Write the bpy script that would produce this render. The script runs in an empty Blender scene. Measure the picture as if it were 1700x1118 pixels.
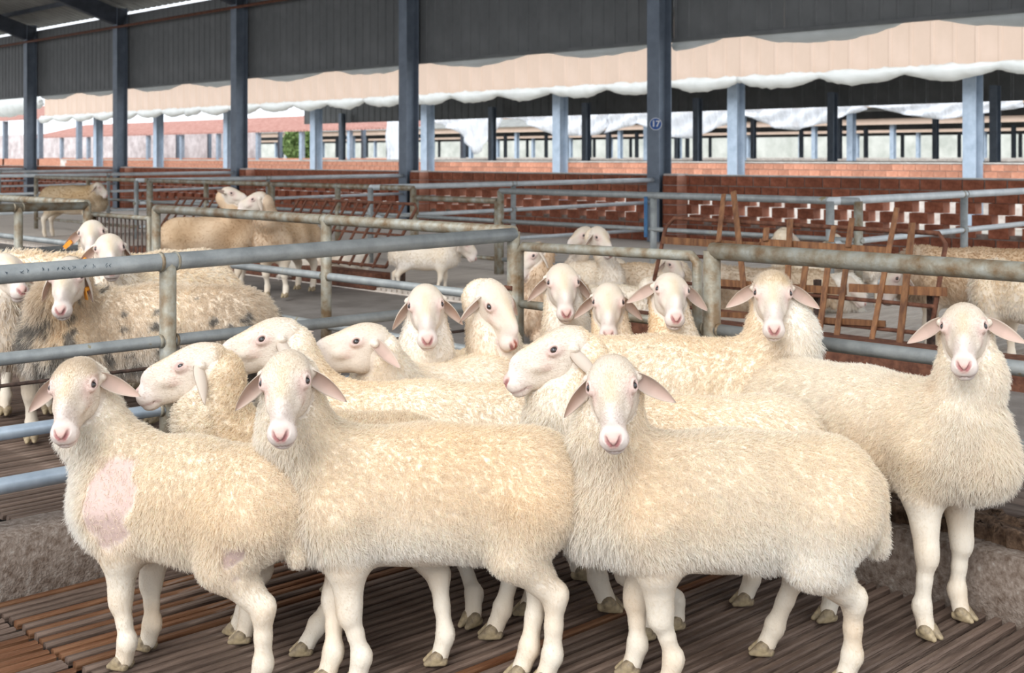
import bpy, math, random
import numpy as np
from mathutils import Matrix, Vector
PI = math.pi
rng = np.random.default_rng(7)
random.seed(7)
SC = bpy.context.scene
COL = SC.collection

# ---------------------------------------------------------------- camera, world, exposure
H = 1.55            # camera height above the pen floor
FPX = 2043.0        # focal length for a 1700 px wide frame
HZ = 260.0          # horizon row
CA, SA = math.cos(math.radians(43.7)), math.sin(math.radians(43.7))
cam = bpy.data.cameras.new('camera')
camo = bpy.data.objects.new('camera', cam); COL.objects.link(camo)
cam.sensor_width = 36.0
cam.lens = FPX/1700*36
cam.shift_y = -(559-HZ)/1700
fwd = Vector((SA, CA, 0))
camo.location = (0, 0, H)
camo.rotation_euler = fwd.to_track_quat('-Z', 'Y').to_euler()
cam.clip_end = 600
cam.dof.use_dof = True
cam.dof.focus_distance = 3.9
cam.dof.aperture_fstop = 6.3
SC.camera = camo

world = bpy.data.worlds.new('World'); SC.world = world; world.use_nodes = True
wn = world.node_tree.nodes; wl = world.node_tree.links
bg = wn['Background']
tc = wn.new('ShaderNodeTexCoord'); sx = wn.new('ShaderNodeSeparateXYZ'); cr = wn.new('ShaderNodeValToRGB')
wl.new(tc.outputs['Generated'], sx.inputs[0]); wl.new(sx.outputs['Z'], cr.inputs[0]); wl.new(cr.outputs[0], bg.inputs[0])
cr.color_ramp.elements[0].position = 0.0; cr.color_ramp.elements[0].color = (0.90, 0.94, 1.0, 1)
cr.color_ramp.elements[1].position = 0.6; cr.color_ramp.elements[1].color = (0.86, 0.93, 1.0, 1)
bg.inputs[1].default_value = 1.75
sun = bpy.data.lights.new('sun', 'SUN'); suno = bpy.data.objects.new('sun', sun); COL.objects.link(suno)
sun.energy = 2.3; sun.angle = math.radians(35); sun.color = (1.0, 0.985, 0.96)
sd = Vector((0.75, 0.35, -0.62))          # the way the hazy sunlight travels: in through the open side behind the camera
suno.rotation_euler = sd.to_track_quat('-Z', 'Y').to_euler()
SC.view_settings.view_transform = 'Standard'
SC.view_settings.look = 'None'
SC.view_settings.gamma = 1.0
SC.view_settings.use_curve_mapping = False
SC.view_settings.exposure = 0.08
SC.cycles.use_denoising = True
SC.cycles.max_bounces = 7
SC.cycles.diffuse_bounces = 4
SC.cycles.use_adaptive_sampling = True
SC.cycles.adaptive_threshold = 0.02
SC.cycles.transparent_max_bounces = 8
SC.cycles.caustics_reflective = False
SC.cycles.caustics_refractive = False
try:
    SC.cycles_curves.shape = 'RIBBONS'
    SC.cycles_curves.subdivisions = 2
except Exception:
    pass

# ---------------------------------------------------------------- coordinates
# building axes: X runs to the far right, Y to the far left. u,v = right and forward from the camera.
def uv(u, v):
    return (SA*v + CA*u, CA*v - SA*u)
def px_at(x, v):
    return uv((x-850)/FPX*v, v)
def px_ground(x, y, z=0.0):
    v = (H-z)*FPX/(y-HZ)
    return px_at(x, v)
def y2z(y, v):
    return H-(y-HZ)*v/FPX
def on_X(x, X):          # Y of the point seen in column x on the plane X
    t = (x-850)/FPX
    return X*(CA-SA*t)/(SA+CA*t)
def on_Y(x, Y):
    t = (x-850)/FPX
    return Y*(SA+CA*t)/(CA-SA*t)

# ---------------------------------------------------------------- materials
def newmat(name):
    m = bpy.data.materials.new(name); m.use_nodes = True
    nt = m.node_tree; p = nt.nodes['Principled BSDF']
    return m, nt, p
def noise_mat(name, c1, c2, scale=8, rough=0.7, metal=0.0, bump=0.0, bscale=60, c3=None, p3=0.75, detail=6, lo=0.35, hi=0.65, stretch=None, spec=0.3, obj=True):
    m, nt, p = newmat(name)
    N = nt.nodes; L = nt.links
    t = N.new('ShaderNodeTexCoord'); mp = N.new('ShaderNodeMapping')
    L.new(t.outputs['Object'], mp.inputs[0])
    if stretch: mp.inputs['Scale'].default_value = stretch
    n = N.new('ShaderNodeTexNoise'); n.inputs['Scale'].default_value = scale; n.inputs['Detail'].default_value = detail
    n.inputs['Roughness'].default_value = 0.6
    L.new(mp.outputs[0], n.inputs['Vector'])
    r = N.new('ShaderNodeValToRGB'); L.new(n.outputs[0], r.inputs[0])
    e = r.color_ramp.elements; e[0].position = lo; e[0].color = (*c1, 1); e[1].position = hi; e[1].color = (*c2, 1)
    if c3:
        x = e.new(p3); x.color = (*c3, 1)
    if obj:
        oi = N.new('ShaderNodeObjectInfo'); hs = N.new('ShaderNodeHueSaturation')
        mr = N.new('ShaderNodeMapRange'); mr.inputs[3].default_value = 0.78; mr.inputs[4].default_value = 1.2
        L.new(oi.outputs['Random'], mr.inputs[0]); L.new(mr.outputs[0], hs.inputs['Value']); L.new(r.outputs[0], hs.inputs['Color'])
        L.new(hs.outputs[0], p.inputs['Base Color'])
    else:
        L.new(r.outputs[0], p.inputs['Base Color'])
    p.inputs['Roughness'].default_value = rough; p.inputs['Metallic'].default_value = metal
    p.inputs['Specular IOR Level'].default_value = spec
    if bump:
        n2 = N.new('ShaderNodeTexNoise'); n2.inputs['Scale'].default_value = bscale; n2.inputs['Detail'].default_value = 5
        L.new(mp.outputs[0], n2.inputs['Vector'])
        b = N.new('ShaderNodeBump'); b.inputs['Strength'].default_value = bump; b.inputs['Distance'].default_value = 0.01
        L.new(n2.outputs[0], b.inputs['Height']); L.new(b.outputs[0], p.inputs['Normal'])
    return m
M = {}
M['slat'] = noise_mat('slat_brown', (0.070, 0.044, 0.033), (0.20, 0.14, 0.108), 9, 0.55, bump=0.5, bscale=40, c3=(0.30, 0.225, 0.18), p3=0.75, stretch=(0.35, 3, 3))
M['slat_orange'] = noise_mat('slat_rust', (0.11, 0.038, 0.014), (0.21, 0.105, 0.055), 7, 0.55, bump=0.5, bscale=40, c3=(0.26, 0.18, 0.14), p3=0.7, stretch=(0.35, 3, 3))
M['slat_light'] = noise_mat('slat_daylit', (0.60, 0.52, 0.45), (0.78, 0.70, 0.62), 6, 0.8, stretch=(0.3, 2, 2))  # far pen slats, with the light from outside put into the colour
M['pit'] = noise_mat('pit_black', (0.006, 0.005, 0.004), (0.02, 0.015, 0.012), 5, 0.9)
M['concrete'] = noise_mat('concrete_stained', (0.12, 0.082, 0.06), (0.25, 0.20, 0.165), 42, 0.85, bump=0.6, bscale=110, c3=(0.36, 0.33, 0.29), p3=0.74, lo=0.33, hi=0.60, obj=False, detail=12)
M['aisle'] = noise_mat('concrete_aisle', (0.165, 0.145, 0.13), (0.26, 0.235, 0.215), 2.5, 0.75, bump=0.25, bscale=30, obj=False)
M['muck'] = noise_mat('dry_muck', (0.035, 0.018, 0.010), (0.13, 0.080, 0.050), 28, 0.95, bump=1.0, bscale=60, c3=(0.26, 0.20, 0.15), p3=0.75, obj=False)
M['plank'] = noise_mat('plank_worn', (0.075, 0.05, 0.04), (0.15, 0.115, 0.095), 5, 0.7, bump=0.4, bscale=20, stretch=(4, 0.5, 4))
M['galv'] = noise_mat('galvanised_pipe', (0.24, 0.255, 0.255), (0.37, 0.385, 0.38), 9, 0.45, 0.15, bump=0.12, bscale=90, c3=(0.29, 0.25, 0.15), p3=0.68, obj=False, detail=9)
M['galv_rust'] = noise_mat('galvanised_mossy', (0.19, 0.125, 0.068), (0.28, 0.25, 0.19), 11, 0.5, 0.2, bump=0.25, bscale=70, c3=(0.36, 0.36, 0.32), p3=0.68, obj=False, detail=10, lo=0.36, hi=0.52)
M['galv_blue'] = noise_mat('galvanised_new', (0.33, 0.40, 0.48), (0.52, 0.60, 0.68), 6, 0.4, 0.3, obj=False)
M['galv_pale'] = noise_mat('galvanised_pale', (0.50, 0.54, 0.56), (0.66, 0.69, 0.70), 6, 0.45, 0.1, obj=False)
M['rust'] = noise_mat('rust', (0.09, 0.035, 0.022), (0.20, 0.085, 0.05), 20, 0.85, bump=0.3, bscale=80, obj=False)
M['rust_dark'] = noise_mat('rust_dark', (0.03, 0.02, 0.016), (0.10, 0.06, 0.045), 30, 0.8, obj=False)
M['bamboo'] = noise_mat('bamboo_strip', (0.13, 0.055, 0.028), (0.30, 0.14, 0.06), 8, 0.6, bump=0.2, stretch=(4, 4, 0.6))
M['bluepaint'] = noise_mat('blue_paint', (0.03, 0.10, 0.22), (0.07, 0.18, 0.33), 12, 0.5, obj=False)
M['brick'] = noise_mat('brick_red', (0.22, 0.070, 0.038), (0.40, 0.135, 0.075), 14, 0.85, bump=0.4, bscale=50, c3=(0.27, 0.17, 0.13), p3=0.74)
M['brick_pale_lit'] = noise_mat('brick_pale_lit', (0.46, 0.20, 0.13), (0.62, 0.30, 0.20), 8, 0.85, bump=0.3, c3=(0.66, 0.50, 0.42), p3=0.7)  # paler brick with daylight painted in, for lit ends and outer walls
M['mortar'] = noise_mat('mortar', (0.20, 0.14, 0.11), (0.36, 0.29, 0.25), 12, 0.9, bump=0.3, obj=False)
M['mortar_pale'] = noise_mat('mortar_pale', (0.50, 0.42, 0.38), (0.72, 0.68, 0.64), 6, 0.9, obj=False)
M['cap'] = noise_mat('cement_cap', (0.45, 0.43, 0.40), (0.62, 0.60, 0.57), 6, 0.85, obj=False)
M['steel'] = noise_mat('steel_column_paint', (0.16, 0.19, 0.235), (0.21, 0.25, 0.305), 4, 0.5, 0.1, obj=False)
M['steel_dark'] = noise_mat('steel_rafter_paint', (0.045, 0.052, 0.065), (0.07, 0.08, 0.10), 4, 0.5, 0.1, obj=False)
M['steel_light'] = noise_mat('steel_column_lit', (0.30, 0.37, 0.46), (0.40, 0.48, 0.58), 4, 0.5, 0.0, obj=False)  # outer barn columns: skylight on them is put into this lighter colour
M['siding'] = noise_mat('siding_grey', (0.14, 0.145, 0.145), (0.18, 0.185, 0.185), 2, 0.6, 0.0, obj=False)
M['peach'] = noise_mat('siding_peach', (0.53, 0.405, 0.32), (0.59, 0.455, 0.37), 1.2, 0.6, 0.0, obj=False)
M['roof'] = noise_mat('roof_sheet', (0.20, 0.20, 0.19), (0.28, 0.28, 0.26), 2, 0.7, obj=False)
M['tile'] = noise_mat('red_roof_tiles', (0.50, 0.26, 0.22), (0.66, 0.40, 0.34), 3, 0.8)
M['ground'] = noise_mat('yard_ground', (0.45, 0.43, 0.38), (0.60, 0.58, 0.53), 0.6, 0.9, obj=False)
M['stone'] = noise_mat('old_wall', (0.40, 0.34, 0.34), (0.62, 0.56, 0.56), 1.2, 0.9, bump=0.3, obj=False)
M['white_block'] = noise_mat('pale_render', (0.42, 0.44, 0.40), (0.60, 0.61, 0.57), 0.5, 0.9, obj=False)
M['foliage'] = noise_mat('foliage_green', (0.10, 0.18, 0.05), (0.28, 0.38, 0.14), 3, 0.8)
M['orange_tag'] = noise_mat('orange_plastic', (0.80, 0.28, 0.03), (0.90, 0.38, 0.05), 20, 0.45, obj=False)
M['sign_blue'] = noise_mat('sign_blue', (0.03, 0.09, 0.30), (0.04, 0.11, 0.34), 6, 0.4, obj=False)
M['sign_white'] = noise_mat('sign_lettering', (0.70, 0.70, 0.72), (0.8, 0.8, 0.8), 6, 0.5, obj=False)
M['ink'] = noise_mat('stencil_ink', (0.05, 0.07, 0.09), (0.08, 0.10, 0.12), 30, 0.6, obj=False)
def plastic():
    m, nt, p = newmat('plastic_sheet')
    N = nt.nodes; L = nt.links
    n = N.new('ShaderNodeTexNoise'); n.inputs['Scale'].default_value = 3; n.inputs['Detail'].default_value = 6
    t = N.new('ShaderNodeTexCoord'); L.new(t.outputs['Object'], n.inputs['Vector'])
    r = N.new('ShaderNodeValToRGB'); L.new(n.outputs[0], r.inputs[0])
    r.color_ramp.elements[0].color = (0.62, 0.64, 0.62, 1); r.color_ramp.elements[1].color = (0.86, 0.87, 0.86, 1)
    L.new(r.outputs[0], p.inputs['Base Color'])
    p.inputs['Roughness'].default_value = 0.35
    tr = N.new('ShaderNodeBsdfTranslucent'); L.new(r.outputs[0], tr.inputs[0])
    mx = N.new('ShaderNodeMixShader'); mx.inputs[0].default_value = 0.35
    out = N['Material Output']
    L.new(p.outputs[0], mx.inputs[1]); L.new(tr.outputs[0], mx.inputs[2]); L.new(mx.outputs[0], out.inputs[0])
    return m
M['plastic'] = plastic()
def film():
    m, nt, p = newmat('clear_film')
    N = nt.nodes; L = nt.links
    n = N.new('ShaderNodeTexNoise'); n.inputs['Scale'].default_value = 1.5; n.inputs['Detail'].default_value = 5
    t = N.new('ShaderNodeTexCoord'); mp = N.new('ShaderNodeMapping'); mp.inputs['Scale'].default_value = (1, 2.5, 0.4)
    L.new(t.outputs['Object'], mp.inputs[0]); L.new(mp.outputs[0], n.inputs['Vector'])
    mr = N.new('ShaderNodeMapRange'); mr.inputs[1].default_value = 0.35; mr.inputs[2].default_value = 0.65; mr.inputs[3].default_value = 0.55; mr.inputs[4].default_value = 1.0
    L.new(n.outputs[0], mr.inputs[0])
    p.inputs['Base Color'].default_value = (0.80, 0.83, 0.88, 1); p.inputs['Roughness'].default_value = 0.3
    tr = N.new('ShaderNodeBsdfTransparent')
    mx = N.new('ShaderNodeMixShader'); L.new(mr.outputs[0], mx.inputs[0])
    L.new(tr.outputs[0], mx.inputs[1]); L.new(p.outputs[0], mx.inputs[2]); L.new(mx.outputs[0], N['Material Output'].inputs[0])
    return m
M['film'] = film()
def attr_mat(name, rough=0.75, trans=0.0, tip=None, spec=0.25, bump=0.0, sss=0.0):
    m, nt, p = newmat(name)
    N = nt.nodes; L = nt.links
    a = N.new('ShaderNodeAttribute'); a.attribute_name = 'tint'
    src = a.outputs['Color']
    if tip:
        hi = N.new('ShaderNodeHairInfo'); mx = N.new('ShaderNodeMix'); mx.data_type = 'RGBA'; mx.blend_type = 'MULTIPLY'
        mr = N.new('ShaderNodeValToRGB'); mr.color_ramp.elements[0].color = (*tip, 1); mr.color_ramp.elements[1].color = (1, 1, 1, 1)
        mr.color_ramp.elements[1].position = 0.7
        L.new(hi.outputs['Intercept'], mr.inputs[0])
        mx.inputs[0].default_value = 1.0
        L.new(src, mx.inputs[6]); L.new(mr.outputs[0], mx.inputs[7]); src = mx.outputs[2]
    L.new(src, p.inputs['Base Color'])
    p.inputs['Roughness'].default_value = rough; p.inputs['Specular IOR Level'].default_value = spec
    if sss:
        p.inputs['Subsurface Weight'].default_value = sss; p.inputs['Subsurface Radius'].default_value = (0.02, 0.01, 0.006)
        p.inputs['Subsurface Scale'].default_value = 0.5
    if bump:
        t = N.new('ShaderNodeTexCoord')
        n2 = N.new('ShaderNodeTexNoise'); n2.inputs['Scale'].default_value = 130; n2.inputs['Detail'].default_value = 4
        L.new(t.outputs['Object'], n2.inputs['Vector'])
        b = N.new('ShaderNodeBump'); b.inputs['Strength'].default_value = bump; b.inputs['Distance'].default_value = 0.004
        L.new(n2.outputs[0], b.inputs['Height']); L.new(b.outputs[0], p.inputs['Normal'])
    if trans:
        tr = N.new('ShaderNodeBsdfTranslucent'); L.new(src, tr.inputs[0])
        mx2 = N.new('ShaderNodeMixShader'); mx2.inputs[0].default_value = trans
        L.new(p.outputs[0], mx2.inputs[1]); L.new(tr.outputs[0], mx2.inputs[2]); L.new(mx2.outputs[0], N['Material Output'].inputs[0])
    return m
M['coat'] = attr_mat('short_coat', 0.7, bump=0.25)
M['wool'] = attr_mat('wool_strands', 0.8, trans=0.38, tip=(0.95, 0.92, 0.85), spec=0.04)
M['ear'] = attr_mat('ear_skin', 0.6, trans=0.3)
M['hoof'] = noise_mat('hoof_horn', (0.16, 0.12, 0.08), (0.46, 0.36, 0.22), 30, 0.5, obj=False)
def eye_mat():
    m, nt, p = newmat('eye_gloss')
    N = nt.nodes; L = nt.links
    a = N.new('ShaderNodeAttribute'); a.attribute_name = 'tint'
    L.new(a.outputs['Color'], p.inputs['Base Color'])
    p.inputs['Roughness'].default_value = 0.06; p.inputs['Coat Weight'].default_value = 0.5
    return m
M['eye'] = eye_mat()

# ---------------------------------------------------------------- mesh helpers
class MB:
    def __init__(s): s.v = []; s.f = []
    def box(s, x0, x1, y0, y1, z0, z1):
        b = len(s.v)
        s.v += [(x0,y0,z0),(x1,y0,z0),(x1,y1,z0),(x0,y1,z0),(x0,y0,z1),(x1,y0,z1),(x1,y1,z1),(x0,y1,z1)]
        s.f += [tuple(b+i for i in q) for q in ((0,3,2,1),(4,5,6,7),(0,1,5,4),(1,2,6,5),(2,3,7,6),(3,0,4,7))]
        return s
    def bar(s, a, b, w, d=None, up=(0,0,1)):
        a = Vector(a); b = Vector(b); d = d or w
        t = (b-a).normalized(); up = Vector(up)
        if abs(t.dot(up)) > 0.95: up = Vector((1,0,0))
        e = t.cross(up).normalized(); g = e.cross(t)
        k = len(s.v)
        for p in (a, b):
            for (i, j) in ((-1,-1),(1,-1),(1,1),(-1,1)): s.v.append(tuple(p+e*(i*w/2)+g*(j*d/2)))
        s.f += [tuple(k+i for i in q) for q in ((0,1,2,3),(7,6,5,4),(0,4,5,1),(1,5,6,2),(2,6,7,3),(3,7,4,0))]
        return s
    def tube(s, pts, r, n=16, cap=True, ry=None):
        pts = [Vector(p) for p in pts]; k = len(s.v); N_ = len(pts)
        rs = r if isinstance(r, (list, tuple)) else [r]*N_
        prev = None
        for i, p in enumerate(pts):
            t = (pts[min(i+1, N_-1)]-pts[max(i-1, 0)]).normalized()
            if prev is None:
                up = Vector((0,0,1)) if abs(t.z) < 0.9 else Vector((1,0,0))
                e = t.cross(up).normalized()
            else:
                e = (prev-t*prev.dot(t)).normalized()
            prev = e; g = t.cross(e)
            for j in range(n):
                a = 2*PI*j/n
                s.v.append(tuple(p+(e*math.cos(a)+g*math.sin(a))*rs[i]))
        for i in range(N_-1):
            for j in range(n):
                a = k+i*n+j; b = k+i*n+(j+1) % n
                s.f.append((a, b, b+n, a+n))
        if cap:
            s.f.append(tuple(k+j for j in reversed(range(n)))); s.f.append(tuple(k+(N_-1)*n+j for j in range(n)))
        return s
    def mesh(s, name, mat, smooth=False):
        me = bpy.data.meshes.new(name); me.from_pydata(s.v, [], s.f)
        if mat: me.materials.append(mat)
        if smooth:
            me.polygons.foreach_set('use_smooth', [len(p.vertices) <= 4 for p in me.polygons])
        me.update(); return me
def link(name, me, parent=None, loc=None):
    o = bpy.data.objects.new(name, me); COL.objects.link(o)
    if parent is not None: o.parent = parent
    if loc is not None: o.location = loc
    return o
def empty(name, loc=(0,0,0), rz=0):
    o = bpy.data.objects.new(name, None); COL.objects.link(o); o.location = loc; o.rotation_euler = (0,0,rz); o.empty_display_size = 0.1
    return o
def tag(o, label=None, cat=None, group=None, kind=None):
    if label: o['label'] = label
    if cat: o['category'] = cat
    if group: o['group'] = group
    if kind: o['kind'] = kind
    return o
def build(mb, name, mat, parent=None, smooth=False, kind=None, loc=None):
    o = link(name, mb.mesh(name, mat, smooth), parent, loc)
    if kind: o['kind'] = kind
    return o
def part_at(mb, name, mat, parent, smooth=False):    # world-space geometry under a root placed elsewhere
    o = build(mb, name, mat, parent, smooth)
    o.location = -parent.location
    return o
# ---------------------------------------------------------------- pen floors
PX, PY = 4.06, 4.34          # inner faces of the right-hand and left-hand curbs
CZ = 0.21                    # curb top / neighbouring floor level
def slat_mesh(L, name):
    m = MB(); w = 0.0138; h = 0.024
    n = 4
    ring = [(-w, -h), (w, -h), (w, -0.006), (w*0.72, 0), (-w*0.72, 0), (-w, -0.006)]
    k = 0
    for i in range(2):
        x = i*L
        for (y, z) in ring: m.v.append((x, y, z))
    for j in range(6):
        a, b = j, (j+1) % 6
        m.f.append((a, a+6, b+6, b))
    m.f.append(tuple(range(6))); m.f.append(tuple(range(11, 5, -1)))
    return m.mesh(name, M['slat'])
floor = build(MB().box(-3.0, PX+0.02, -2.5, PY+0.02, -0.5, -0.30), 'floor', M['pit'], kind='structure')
SL = [slat_mesh(l, 'slat') for l in (2.62, 2.40)]
SLr = []
for s_ in SL:
    c_ = s_.copy(); c_.materials.clear(); c_.materials.append(M['slat_orange']); SLr.append(c_)
pitch = 0.051
y = PY-0.03; k = 0
while y > -0.2:
    for j, x0 in enumerate((-1.0, 1.64)):
        near_curb = y > PY-0.75
        me = SLr[j] if (random.random() < (0.45 if near_curb else 0.06)) else SL[j]
        o = link('slat', me, floor, (x0+random.uniform(-0.012, 0.004), y+random.uniform(-0.002, 0.002), random.uniform(-0.003, 0.003)))
        o.rotation_euler = (random.uniform(-0.06, 0.06), 0, random.uniform(-0.0008, 0.0008))
    y -= pitch; k += 1
j_ = MB()
for x in (-0.4, 0.9, 2.9): j_.box(x-0.04, x+0.04, -0.2, PY, -0.14, -0.03)
build(j_, 'support_beam', M['pit'], floor)
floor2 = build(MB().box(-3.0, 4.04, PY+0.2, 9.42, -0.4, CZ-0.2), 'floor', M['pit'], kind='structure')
S2l = slat_mesh(2.2, 'slat'); S2r = slat_mesh(3.0, 'slat')
y = PY+0.27
while y < 9.4:
    for me, x0 in ((S2l, 1.82), (S2r, -1.2)):
        if x0 < 0 and y < 5.2: continue
        o = link('slat', me, floor2, (x0+random.uniform(-0.01, 0.01), y, CZ-0.01+random.uniform(-0.003, 0.003)))
        o.rotation_euler = (random.uniform(-0.06, 0.06), 0, 0)
    y += 0.05
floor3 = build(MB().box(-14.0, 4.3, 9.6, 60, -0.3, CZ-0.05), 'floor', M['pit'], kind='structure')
s_ = MB(); y = 9.65
while y < 22:
    s_.box(-6, 4.1, y, y+0.032, CZ-0.035, CZ-0.01); y += 0.055
build(s_, 'slats', M['slat'], floor3, kind='stuff')

def lumpy_box(x0, x1, y0, y1, z0, z1, nx, ny, nz, amp, name, mat, seed=0, parent=None, kind='structure'):
    """a box with worn, slightly uneven faces"""
    r = np.random.default_rng(seed)
    bm_v = {}; V = []; F = []
    def vid(i, j, k):
        key = (i, j, k)
        if key not in bm_v:
            p = np.array([x0+(x1-x0)*i/nx, y0+(y1-y0)*j/ny, z0+(z1-z0)*k/nz])
            d = r.normal(0, amp, 3)
            if k == 0: d[2] = 0
            bm_v[key] = len(V); V.append(tuple(p+d))
        return bm_v[key]
    for i in range(nx):
        for j in range(ny): F.append((vid(i,j,nz), vid(i+1,j,nz), vid(i+1,j+1,nz), vid(i,j+1,nz)))
    for i in range(nx):
        for k in range(nz):
            F.append((vid(i,0,k), vid(i+1,0,k), vid(i+1,0,k+1), vid(i,0,k+1)))
            F.append((vid(i+1,ny,k), vid(i,ny,k), vid(i,ny,k+1), vid(i+1,ny,k+1)))
    for j in range(ny):
        for k in range(nz):
            F.append((vid(0,j+1,k), vid(0,j,k), vid(0,j,k+1), vid(0,j+1,k+1)))
            F.append((vid(nx,j,k), vid(nx,j+1,k), vid(nx,j+1,k+1), vid(nx,j,k+1)))
    me = bpy.data.meshes.new(name); me.from_pydata(V, [], F); me.materials.append(mat)
    me.polygons.foreach_set('use_smooth', [True]*len(F)); me.update()
    o = link(name, me, parent)
    if kind: o['kind'] = kind
    return o
lumpy_box(-2.5, 4.36, PY, PY+0.22, -0.45, CZ, 60, 3, 4, 0.003, 'curb', M['concrete'], 1)
lumpy_box(PX, PX+0.30, -1.5, PY+0.0, -0.45, CZ-0.005, 3, 60, 4, 0.0035, 'curb', M['concrete'], 2)
lumpy_box(PX+0.02, PX+0.30, PY+0.22, 9.4, -0.3, CZ+0.01, 3, 40, 3, 0.003, 'curb', M['concrete'], 3)
lumpy_box(-2.5, 4.36, 9.40, 9.62, -0.3, CZ+0.02, 40, 3, 3, 0.003, 'curb', M['concrete'], 4)
# dry muck caked along the top of the right-hand curb
lumpy_box(PX+0.10, PX+0.31, -1.0, PY-0.02, CZ-0.02, CZ+0.045, 9, 190, 1, 0.010, 'muck_layer', M['muck'], 5, kind=None)
tag(bpy.data.objects['muck_layer'], 'crusty brown dried muck caked on top of the curb beside the aisle', 'muck', kind='stuff')
aisle = build(MB().box(4.36, 16, -6, 80, -0.3, 0.19), 'floor', M['aisle'], kind='structure')
for i, (a, b, z) in enumerate(((4.385, 4.60, 0.235), (4.615, 4.83, 0.24), (4.90, 5.12, 0.225))):
    pl_ = lumpy_box(a, b, -1.2, 3.9, 0.19, z, 3, 24, 1, 0.0022, 'floor_plank', M['plank'], 20+i, kind=None)
    tag(pl_, ['worn brown floorboard lying against the muck covered curb', 'worn brown floorboard in the middle of the three along the aisle', 'grey brown floorboard lying furthest out on the concrete aisle'][i], 'board')
pens_floor = build(MB().box(7.55, 14.95, -2, 60, 0.19, 0.205), 'floor', M['slat_light'], kind='structure')
s_ = MB(); y = 2.0
while y < 20:
    s_.box(7.56, 14.9, y, y+0.06, 0.206, 0.232); y += 0.085
build(s_, 'slats', M['slat_light'], pens_floor, kind='stuff')

# ---------------------------------------------------------------- pipe fences
def fence(label, p0, p1, rails, posts, base=CZ, post_r=0.033, top=None, group=None, post_mat='galv_rust', braces=()):
    p0 = Vector((*p0, 0)); p1 = Vector((*p1, 0)); d = (p1-p0)
    root = tag(empty('pen_fence', (p0.x, p0.y, base)), label, 'fence', group)
    for (z0, z1, r, mat) in rails:
        a = p0.copy(); b = p1.copy(); a.z = z0; b.z = z1
        n = 14 if r > 0.015 else 8
        part_at(MB().tube([a, b], r, n), 'rail' if r > 0.015 else 'rod', M[mat], root, True)
    ztop = top if top else max(rails[0][0], rails[0][1])
    for t in posts:
        q = p0+d*t; zt = rails[0][0]*(1-t)+rails[0][1]*t
        o = part_at(MB().tube([(q.x, q.y, base), (q.x, q.y, zt+0.0)], post_r, 14), 'post', M[post_mat], root, True)
        w = MB()
        for (z0, z1, r, mat) in rails:
            if r < 0.015: continue
            z = z0*(1-t)+z1*t
            dd = d.normalized()
            for sgn in (-1, 1):
                a = Vector((q.x, q.y, z))+dd*sgn*(post_r-0.004); b = a+dd*sgn*0.012
                if (z == zt) and t in (0, 1): continue
                w.tube([a, b], [r+0.006, r+0.001], 12)
        if w.v:
            wo = build(w, 'weld', M['galv_rust'], o, True); wo['kind'] = 'stuff'
    return root
FX = 4.22; FY = 4.405
zt = lambda X: 1.131+(X-1.70)*(0.031/2.5)
x0 = -1.2; x1 = FX
fence('long mossy pipe fence standing on the left curb of the front pen', (x0, FY), (x1, FY),
      [(zt(x0), zt(x1), 0.0345, 'galv'), (0.834, 0.828, 0.0235, 'galv'), (0.574, 0.560, 0.0245, 'galv_blue'), (0.376, 0.385, 0.030, 'galv_blue'), (0.76, 0.715, 0.007, 'rust_dark')],
      [(0.2-x0)/(x1-x0), (2.35-x0)/(x1-x0), 1.0], post_r=0.033)
# stencilled maker's marks along the pipe: plain ink dabs, unreadable in the photograph
mk = MB()
X = on_Y(2, FY)
while X < on_Y(176, FY):
    wd = random.uniform(0.008, 0.02)
    if random.random() < 0.8:
        zc = zt(X)
        for q in range(3):
            a = random.uniform(0.35, 0.75)
            yy = FY-0.0348*math.cos(a*0.6); z_ = zc+0.0348*math.sin(a*0.6)-0.004+random.uniform(-0.003, 0.003)
            mk.bar((X+random.uniform(0, wd), yy-0.0004, z_-0.003), (X+random.uniform(0, wd), yy-0.0004, z_+0.005), 0.0022, 0.0012)
    X += wd+0.006
fo = bpy.data.objects['pen_fence']
part_at(mk, 'stencil_mark', M['ink'], fo)
yr = on_X(1182, FX)
fence('mossy pipe fence with a thick top rail along the right curb', (FX, -0.8), (FX, yr),
      [(1.150, 1.150, 0.036, 'galv_rust'), (0.815, 0.815, 0.0275, 'galv'), (0.545, 0.545, 0.0255, 'galv'), (0.49, 0.49, 0.006, 'rust_dark')],
      [0.08, 1.0], post_r=0.0375)
# small gate between the two posts
g = tag(empty('pen_gate', (FX+0.02, on_X(1158, FX+0.02), 0.3)), 'low rusty pipe gate hung between the corner post and the thick post', 'gate')
GX = FX+0.02; ya = on_X(862, GX); yb = on_X(1158, GX)
zg = lambda y_: 1.102
part_at(MB().tube([(GX, ya, 0.30), (GX, ya, 1.075), (GX, ya-0.03, 1.105), (GX, yb+0.03, 1.120), (GX, yb, 1.09), (GX, yb, 0.30)], 0.0235, 14), 'gate_frame', M['galv_rust'], g, True)
for z, r in ((0.82, 0.021), (0.52, 0.02), (0.32, 0.02)):
    part_at(MB().tube([(GX, ya, z), (GX, yb, z)], r, 12), 'rail', M['galv_rust'], g, True)
part_at(MB().tube([(GX-0.05, ya+0.05, 0.9), (GX-0.05, ya-0.0, 0.9)], 0.012, 8), 'hinge', M['rust'], g, True)

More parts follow.
